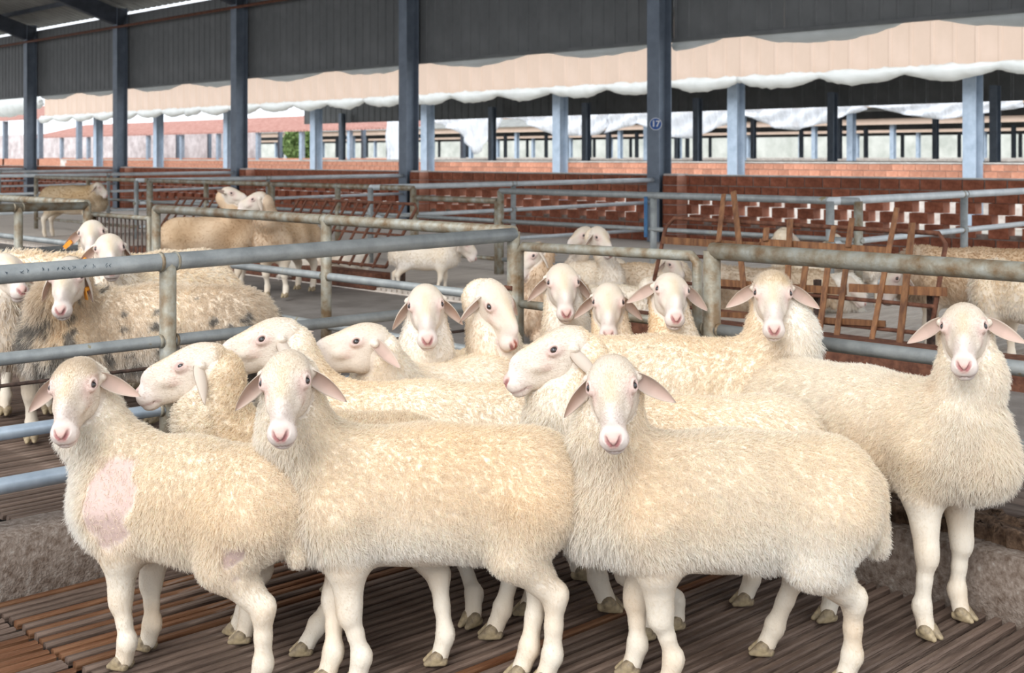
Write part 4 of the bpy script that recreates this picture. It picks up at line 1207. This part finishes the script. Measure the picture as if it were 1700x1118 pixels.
    if ns:
        tri = np.concatenate([FF[:, (0, 1, 2)], FF[:, (0, 2, 3)]])
        A = VV[tri[:, 0]]; B = VV[tri[:, 1]]; C3 = VV[tri[:, 2]]
        nrm = np.cross(B-A, C3-A); ar = np.linalg.norm(nrm, axis=1)+1e-12; nrm = nrm/ar[:, None]
        cen = (A+B+C3)/3
        fm = facemask(cen); lm = legmask(cen)
        dens = ar*(1-0.25*lm)*(1+1.2*fm)*np.where(cen[:, 2] < 0.03, 0.1, 1.0)
        cdf = np.cumsum(dens); cdf /= cdf[-1]
        ti = np.searchsorted(cdf, r.random(ns))
        u1 = np.sqrt(r.random(ns)); u2 = r.random(ns)
        P = A[ti]*(1-u1)[:, None]+B[ti]*(u1*(1-u2))[:, None]+C3[ti]*(u1*u2)[:, None]
        N = nrm[ti]
        # smooth normals from vertices
        vn = np.zeros_like(VV); 
        for c in range(3): np.add.at(vn, tri[:, c], nrm*ar[:, None])
        vn /= np.linalg.norm(vn, axis=1)[:, None]+1e-9
        N = vn[tri[ti, 0]]*(1-u1)[:, None]+vn[tri[ti, 1]]*(u1*(1-u2))[:, None]+vn[tri[ti, 2]]*(u1*u2)[:, None]
        N /= np.linalg.norm(N, axis=1)[:, None]+1e-9
        fm = facemask(P); lm = legmask(P); bm = baldmask(P); h_ = headc(P)
        # drop strands in the eyes, mouth, nostrils
        keep = np.ones(ns, bool)
        for s_ in (-1, 1):
            keep &= np.linalg.norm(h_-EYE*(1, s_, 1), axis=1) > 0.0205
        keep &= ~((h_[:, 0] > 0.195) & (fm > 0.5) & (np.abs(h_[:, 1]) < 0.035))
        keep &= ~((P[:, 2] < 0.028*S) & (lm > 0.5)) if not lying else True
        keep &= head_sdf(h_) > -0.008
        keep &= ~((bm > 0.5) & (r.random(ns) < 0.86))
        # inside the skull or neck: skip shell points hidden under the other shell is not needed
        P = P[keep]; N = N[keep]; fm = fm[keep]; lm = lm[keep]; bm = bm[keep]; h_ = h_[keep]; n = len(P)
        g = np.array((0, 0, -1.0)); bk = np.array((-1.0, 0, 0))
        fl_ = g[None]*0.75+bk[None]*0.55*(1-sstep(P[:, 0], LL, LL+0.15*S))[:, None]
        fl_ = fl_+0.35*np.stack([sines(P, 9, 51+seed), sines(P, 9, 52+seed), sines(P, 9, 53+seed)], 1)
        # on the face hair lies away from the nose
        hf = -(HL[:, 0])[None]*1.0+g[None]*0.3
        fl_ = fl_*(1-fm)[:, None]+hf*fm[:, None]
        tng = fl_-N*np.sum(fl_*N, 1)[:, None]
        tl = np.linalg.norm(tng, axis=1)[:, None]; tng = tng/np.maximum(tl, 0.25)
        headback = (1-fm)*(np.linalg.norm(h_, axis=1) < 0.13)
        lenb = 0.017+0.009*sstep(-P[:, 2], -0.52*S, -0.40*S)+0.014*sstep(P[:, 0], LL+0.02*S, LL+0.12*S)*(P[:, 2] < 0.75*S)
        lenb = lenb*(1+0.30*sines(P, 16, 61+seed))*wool*fleece_len*S
        lenb = lenb*(1-headback*0.45)*(1-0.45*sstep(-P[:, 2], -0.50*S-dz, -0.36*S-dz)*sstep(-P[:, 0], -0.14*S, -0.06*S))
        tuft = ftop*np.exp(-((h_[:, 0]-0.005)/0.04)**2)*(h_[:, 2] > 0.03)
        lens = lenb*(1-fm)*(1-lm)+0.0065*fm+0.007*lm*(1-fm)+0.018*tuft*fm
        lens = lens*(1-bm*np.where(r.random(len(P)) < 0.35, -0.2, 0.7))
        lens *= r.uniform(0.65, 1.15, n)
        lft = 0.62*(1-fm)*(1-lm)+0.09*fm+0.14*lm*(1-fm)
        lft = lft*(1-0.6*bm)+0.3*tuft
        D = N*lft[:, None]+tng*(1-lft*0.55)[:, None]
        woolly = (1-fm)*(1-lm)
        # clumps: jittered cells
        cs = (0.0135 if q >= 2 else 0.02)*S*(1.0+0.6*(wool-1))
        ip = np.floor(P/cs).astype(np.int64)
        best = np.full(n, 1e9); BC = np.zeros((n, 3)); BH_ = np.zeros((n, 3))
        for dx in (-1, 0, 1):
            for dy in (-1, 0, 1):
                for dz_ in (-1, 0, 1):
                    c_ = ip+np.array((dx, dy, dz_))
                    hsh = (c_[:, 0]*73856093 ^ c_[:, 1]*19349663 ^ c_[:, 2]*83492791) & 0xffffff
                    j = np.stack([(hsh*(k_*2+1)*2654435761 >> 7) % 1000/1000.0 for k_ in (1, 5, 11)], 1)
                    cc = (c_+j)*cs; d2 = ((P-cc)**2).sum(1); m_ = d2 < best
                    best[m_] = d2[m_]; BC[m_] = cc[m_]; BH_[m_] = j[m_]
        rnd = (BH_-0.5)
        D = D+rnd*(0.38*woolly*(0.7+frizz))[:, None]
        D += r.normal(0, 0.16+0.05*frizz, (n, 3))*(0.3+0.7*woolly)[:, None]
        D /= np.linalg.norm(D, axis=1)[:, None]+1e-9
        K = 5 if q >= 2 else 4
        if curly > 0: K = 8
        tt = np.linspace(0, 1, K)
        pts = np.zeros((n, K, 3)); 
        clump = (0.30+0.25*min(frizz, 1))*woolly
        toC = (BC-P); toC -= N*np.sum(toC*N, 1)[:, None]
        ph = r.uniform(0, 0.8, n)+BH_[:, 0]*6.28
        e1 = np.cross(D, N); e1 /= np.linalg.norm(e1, axis=1)[:, None]+1e-6
        for k_, t in enumerate(tt):
            p = P-N*0.004*(t == 0)+D*(lens*t)[:, None]+toC*(clump*t**1.3)[:, None]+g[None]*(lens*0.16*t*t*woolly)[:, None]
            if curly > 0:
                am = 0.006*curly*woolly*min(1, t*2.2)
                p = p+e1*(am*np.sin(ph+t*9))[:, None]+N*(am*np.cos(ph+t*9))[:, None]
            elif K >= 4:
                am = 0.0042*woolly*S*t
                p = p+e1*(am*np.sin(ph*3+t*7))[:, None]
            pts[:, k_] = p
        cv = bpy.data.hair_curves.new('fleece')
        cv.add_curves([K]*n)
        cv.attributes['position'].data.foreach_set('vector', pts.astype(np.float32).ravel())
        base_r = {3: 0.00062, 2: 0.00078, 1: 0.0020, 0: 0.0035}[q]
        rad = base_r*(0.34+0.66*woolly)[:, None]*(1-0.72*tt[None, :]**1.5)
        ra = cv.attributes.get('radius') or cv.attributes.new('radius', 'FLOAT', 'POINT')
        ra.data.foreach_set('value', rad.astype(np.float32).ravel())
        Cw = skin_colour(P, 0.25)*(1+0.10*r.normal(0, 1, n))[:, None]
        Cw = Cw*(1+(BH_[:, 2]-0.5)*(0.05+0.2*frizz)*woolly)[:, None]
        cc = np.ones((n, K, 4), np.float32); cc[:, :, :3] = np.clip(Cw, 0.01, 0.95)[:, None, :]
        at = cv.attributes.new('tint', 'FLOAT_COLOR', 'POINT'); at.data.foreach_set('color', cc.ravel())
        cv.materials.append(M['wool'])
        fo = bpy.data.objects.new('fleece', cv); COL.objects.link(fo); fo.parent = root
        fo['kind'] = 'stuff'
    return root
import os
ONLY = None
def gp(x, y): return px_ground(x, y)
def sh_uv(p1, p2):
    """mid-point in (u, v) of two hoof pixels"""
    out = []
    for p in (p1, p2):
        v = H*FPX/(p[1]-HZ); out.append(((p[0]-850)/FPX*v, v))
    return ((out[0][0]+out[1][0])/2, (out[0][1]+out[1][1])/2)
# front row
make_sheep(label='front lamb at the left with pink bald patches on shoulder and thigh', shoulder=(-1.15, 3.80), heading=(-0.90, 0.42), scale=0.95, L=0.42, shear=0.92,
           eyes=(121, 644), vhead=3.72, yaw=-16, pitch=24, roll=4, feet=[(203, 1112), (243, 1080), (425, 1150), (392, 1055)], q=3, wool=1.15, ears=(22, 38), neckr=0.86, seed=1, yellow=0.6,
           bald=[((0.38, 0.17, 0.54), 0.095, (1, 1, 1.5)), ((-0.07, 0.15, 0.42), 0.050, (1, 1, 1.5))], ftop=0.6)
make_sheep(label='big white front sheep in the middle, standing side on and facing the camera', shoulder=(-0.50, 3.68), heading=(-1, 0.0), scale=1.0, L=0.51, shear=0.98,
           eyes=(473, 637), vhead=3.46, yaw=-8, pitch=27, roll=3, feet=[(590, 1142), (540, 1135), (902, 1140), (862, 1128)], q=3, wool=1.1, ears=(35, 42), neckr=0.86, seed=2, yellow=0.36)
make_sheep(label='front ram lamb right of the middle with pink nose and hanging chest wool', shoulder=(0.40, 3.62), heading=(-1, 0.05), scale=1.0, L=0.455, shear=0.95,
           eyes=(1016, 645), vhead=3.44, yaw=-3, pitch=27, roll=5, feet=[(1108, 1145), (1046, 1120), (1400, 1140), (1268, 1088)], q=3, wool=1.25, ears=(28, 48), neckr=0.84, ram=True, seed=3, yellow=0.5)
make_sheep(label='tall cream sheep at the right edge with grimy chest, legs by the curb', shoulder=(1.42, 4.06), heading=(0.60, -0.80), scale=1.0, lift=0.075, L=0.62, shear=0.92,
           eyes=(1600, 545), vhead=3.92, yaw=-2, pitch=19, roll=3, feet=[(1598, 1030), (1540, 1060), None, None], q=3, wool=1.2, ears=(20, 22), seed=4, yellow=0.75, neckr=0.86, spots=[(1612, 790, 3.72, 0.055, (0.16, 0.15, 0.14), 0.8), (1520, 620, 4.0, 0.08, (0.62, 0.40, 0.20), 0.5)])
# second row
make_sheep(label='white sheep in profile facing left, behind the ram lamb', shoulder=(0.24, 4.02), heading=(-0.97, -0.22), scale=1.0, L=0.62,
           eyes=(915, 580), vhead=3.93, yaw=-78, pitch=19, roll=0, feet=[(1072, 1062), (1120, 1045, 0.02), (1372, 1032), (1235, 1005)], q=2, wool=1.0, ears=(50, 20), earback=(0.5, 0.1), seed=5, yellow=0.5, strands=90000)
make_sheep(label='curly woolled sheep with half closed eyes in profile at the left', shoulder=(-0.88, 4.02), heading=(-1, -0.02), scale=0.95, L=0.50,
           eyes=(307, 606), vhead=4.0, yaw=-82, pitch=17, roll=0, feet=[None, None, (727, 1104), (504, 1088)], q=2, wool=1.0, ears=(48, 30), seed=6, yellow=0.7, curly=1.0, squint=True, strands=80000)
make_sheep(label='pale sheep looking down left, right behind the curly woolled one', shoulder=(-0.60, 4.27), heading=(-1, 0.05), scale=1.03, L=0.58,
           eyes=(434, 562), vhead=4.22, yaw=-72, pitch=29, roll=-14, feet=[None, None, (818, 1060), (874, 1021)], q=2, wool=1.0, ears=(55, 12), earback=(0.35, 1.5), spots=[(562, 635, 4.1, 0.09, (0.28, 0.21, 0.13), 0.9)], seed=7, yellow=0.5, strands=90000)
make_sheep(label='sheep in left profile with both ears out, nose on the back before it', shoulder=(-0.36, 4.72), heading=(-0.72, -0.70), scale=1.0, L=0.60,
           eyes=(586, 566), vhead=4.42, yaw=-68, pitch=15, roll=-8, feet=[(783, 1040), None, None, None], q=2, wool=0.9, ears=(25, 5), earback=(0.5, 1.4), seed=8, yellow=0.8, strands=50000)
make_sheep(label='curly topped cream sheep facing the camera over the row of backs', shoulder=(0.93, 4.72), heading=(1, -0.15), scale=1.14, L=0.60,
           eyes=(1283, 489), vhead=4.60, yaw=2, pitch=27, roll=0, q=2, wool=1.1, ears=(26, 28), spots=[(1215, 590, 4.5, 0.10, (0.34, 0.24, 0.13), 0.8), (1300, 590, 4.5, 0.09, (0.45, 0.32, 0.17), 0.5)], seed=9, yellow=0.85, ftop=1.0, strands=90000, feet=[None, None, (965, 962), (1010, 1015)])
# back row, along the corner of the fence
make_sheep(label='sheep facing the camera in front of the left fence, ears drooping', shoulder=(-0.33, 5.05), heading=(-0.15, -1), scale=0.92, L=0.45,
           eyes=(707, 509), vhead=4.86, yaw=0, pitch=27, roll=3, q=2, wool=0.9, ears=(45, 52), spots=[(748, 575, 5.1, 0.10, (0.36, 0.25, 0.14), 0.7)], seed=10, brown=0.12, yellow=0.95, strands=40000)
make_sheep(label='sheep with a brown speckled nose turned to the right, by the corner post', shoulder=(-0.05, 5.18), heading=(0.3, -1), scale=0.92, L=0.42,
           eyes=(829, 508), vhead=5.0, yaw=42, pitch=48, roll=2, q=2, wool=0.9, ears=(40, 38), seed=11, brown=0.12, yellow=0.955, strands=40000, nosespots=1.0)
make_sheep(label='sheep with its head highest before the small gate, ears hanging', shoulder=(0.20, 5.52), heading=(0.62, -0.78), scale=0.90, L=0.34,
           eyes=(935, 471), vhead=5.38, yaw=5, pitch=27, roll=1, q=2, wool=0.9, ears=(50, 42), seed=12, brown=0.12, yellow=0.95, strands=36000)
make_sheep(label='small lamb peeping low over a back before the gate', shoulder=(0.38, 5.20), heading=(0.69, -0.72), scale=0.78, L=0.30,
           eyes=(1010, 504), vhead=5.18, yaw=0, pitch=29, roll=0, q=2, wool=0.9, ears=(42, 40), seed=13, brown=0.12, yellow=0.955, strands=30000, hscale=0.95)
make_sheep(label='sheep tilting its head beside the thick rusty gate post', shoulder=(0.60, 5.08), heading=(0.75, -0.60), scale=0.88, L=0.32,
           eyes=(1116, 484), vhead=5.08, yaw=9, pitch=17, roll=-5, q=2, wool=0.9, ears=(32, 25), seed=14, brown=0.12, yellow=0.95, strands=36000)
# second pen, behind the left fence
Z2 = CZ
make_sheep(label='big dirty woolled ewe with black matted patches behind the left fence', shoulder=(-1.90, 5.45), heading=(-1, -0.05), scale=1.02, L=0.62, z0=Z2,
           eyes=(110, 462), vhead=5.15, yaw=-12, pitch=29, roll=2, q=2, wool=1.7, ears=(70, 62), seed=15, yellow=0.6, dirt=1.0, brown=0.5, tags=('L',), strands=80000, frizz=0.5)
make_sheep(label='ewe with orange ear tags, face half hidden by the top rail', shoulder=(-1.92, 6.2), heading=(-0.45, -1), scale=1.0, L=0.6, z0=Z2,
           eyes=(182, 414), vhead=6.0, yaw=2, pitch=19, roll=3, q=1, wool=1.2, ears=(55, 40), seed=16, yellow=0.8, tags=('L', 'R'), brown=0.15)
make_sheep(label='ewe with an orange tag in its drooping ear, looking over the tagged ewe', shoulder=(-2.25, 7.2), heading=(-0.5, -1), scale=1.02, L=0.6, z0=Z2,
           eyes=(152, 388), vhead=6.9, yaw=-4, pitch=19, roll=4, q=1, wool=1.2, ears=(60, 35), seed=17, yellow=0.8, tags=('R',), brown=0.15)
make_sheep(label='brown fleeced ewe cut off by the left edge, muzzle under the top rail', shoulder=(-2.36, 5.75), heading=(0.25, -1), scale=1.02, L=0.6, z0=Z2,
           eyes=(14, 447), vhead=5.55, yaw=25, pitch=16, roll=3, q=1, wool=1.7, ears=(45, 20), seed=18, yellow=0.9, brown=0.5, frizz=0.5)
make_sheep(label='very fluffy pale ewe standing behind the ewe at the left edge', shoulder=(-2.9, 6.5), heading=(-1, 0.25), scale=1.12, L=0.62, z0=Z2,
           eyes=(-120, 420), vhead=6.2, yaw=-50, pitch=40, roll=3, q=1, wool=2.3, ears=(45, 20), seed=19, yellow=0.9, brown=0.25, frizz=0.8)
# across the pens
def bgs(label, x, yb, z0, vs, heading, eyes, vh, yaw, pitch=40, scale=1.0, **k):
    make_sheep(label=label, shoulder=((x-850)/FPX*vs, vs), heading=heading, scale=scale, z0=z0, eyes=eyes, vhead=vh, yaw=yaw, pitch=pitch, **k)
bgs('bleating goat-like sheep with raised head in profile far down the aisle', 400, 0, 0.22, 12.0, (1, 0.1), (388, 322), 11.9, 75, 15, 1.0, q=1, mul=(0.84, 0.74, 0.64), seed=20, ears=(-15, -15), wool=0.5, yellow=1.0, brown=0.9, strands=7000)
bgs('pinkish sheep head in left profile above the mossy rail', 455, 0, 0.22, 11.6, (-0.3, -1), (420, 332), 11.3, -75, 22, 1.0, q=1, mul=(0.86, 0.75, 0.64), seed=21, ears=(60, 10), wool=0.7, yellow=1.0, brown=0.8, strands=8000)
bgs('distant tan sheep facing right beyond the barred gate', 150, 0, 0.22, 20.0, (1, -0.2), (168, 312), 19.8, 70, 35, 1.15, q=0, mul=(0.7, 0.62, 0.5), seed=22, ears=(40, 40), wool=1.0, yellow=1.0, brown=0.3, strands=5000)
bgs('white ewe resting with its head up left of the gate, eared like its neighbour', 960, 0, 0.2, 10.6, (-0.8, -0.4), (962, 392), 10.4, -50, 25, 0.62, q=1, seed=23, ears=(50, 30), yellow=0.7, brown=0.4, lying=False, strands=8000)
bgs('white faced ewe standing behind the gate, turned to the right', 1010, 0, 0.2, 10.2, (0.5, -0.6), (1000, 395), 10.0, 35, 35, 0.62, q=1, seed=24, ears=(50, 50), yellow=0.7, brown=0.4, strands=8000)
def lying(label, x, y, v, heading, seed, eyes, yaw=60, **k):
    bgs(label, x, 0, 0.2, v, heading, eyes, v-0.15, yaw, 40, k.pop('scale', 0.95), q=k.pop('q', 1), seed=seed, ears=(50, 40), lying=True, strands=k.pop('strands', 9000), **k)
lying('brown and cream sheep lying just inside the small gate', 895, 450, 9.0, (-0.3, -0.6), 25, (880, 425), yaw=-60, yellow=0.9, brown=0.3, mul=(0.75, 0.62, 0.5))
lying('white lamb curled up asleep on the slats beyond the gate', 1075, 470, 9.6, (1, -0.2), 26, (1100, 480), yaw=60, yellow=0.2, scale=0.75)
lying('cream ewe lying along the slats beyond the gate bars', 1110, 440, 10.6, (1, -0.1), 27, (1120, 440), yaw=40, yellow=0.8, mul=(0.9, 0.82, 0.72))
lying('grubby ewe lying behind the left end of the bamboo patched rack', 1235, 480, 10.2, (-1, 0.1), 28, (1165, 455), yaw=-60, yellow=0.6, brown=0.3, mul=(0.75, 0.66, 0.56))
lying('white lamb dozing behind the crooked bamboo strips', 1395, 480, 10.4, (1, -0.1), 29, (1415, 476), yaw=70, yellow=0.2, scale=0.8)
bgs('small white sheep head beyond the rack, left of the crooked strips', 1310, 0, 0.2, 11.0, (-0.2, 1), (1306, 395), 10.9, 160, 40, 0.72, q=0, seed=30, ears=(40, 40), yellow=0.3, brown=0.3, strands=5000)
bgs('small white sheep behind the rack, right of the crooked strips', 1400, 0, 0.2, 11.2, (-0.2, 1), (1387, 405), 11.1, 170, 40, 0.7, q=0, seed=31, ears=(40, 40), yellow=0.3, brown=0.3, strands=5000)
bgs('large brown shorn-sided sheep standing behind the rack at the right', 1545, 0, 0.2, 8.35, (-1, 0.25), (1480, 462), 8.3, -60, 50, 0.98, L=0.62, q=1, mul=(0.8, 0.7, 0.6), seed=32, ears=(40, 40), yellow=0.8, brown=0.55, wool=1.2, strands=16000)
bgs('fluffy cream sheep at the right edge behind the facing ewe head', 1665, 0, 0.2, 7.9, (-0.4, 0.9), (1640, 470), 8.4, -120, 40, 0.9, q=1, seed=33, ears=(40, 40), yellow=0.5, wool=1.5, strands=14000)
bgs('thin legged white sheep standing left of the corner post across the aisle', 735, 0, 0.2, 12.2, (1, 0.0), (775, 405), 12.1, 80, 45, 0.68, q=1, seed=34, ears=(40, 40), yellow=0.5, brown=0.2, strands=6000)
lying('white fleeced sheep lying behind the slanted rack bars', 500, 0, 13.5, (-1, 0.1), 35, (470, 372), yaw=-70, yellow=0.3, strands=6000)
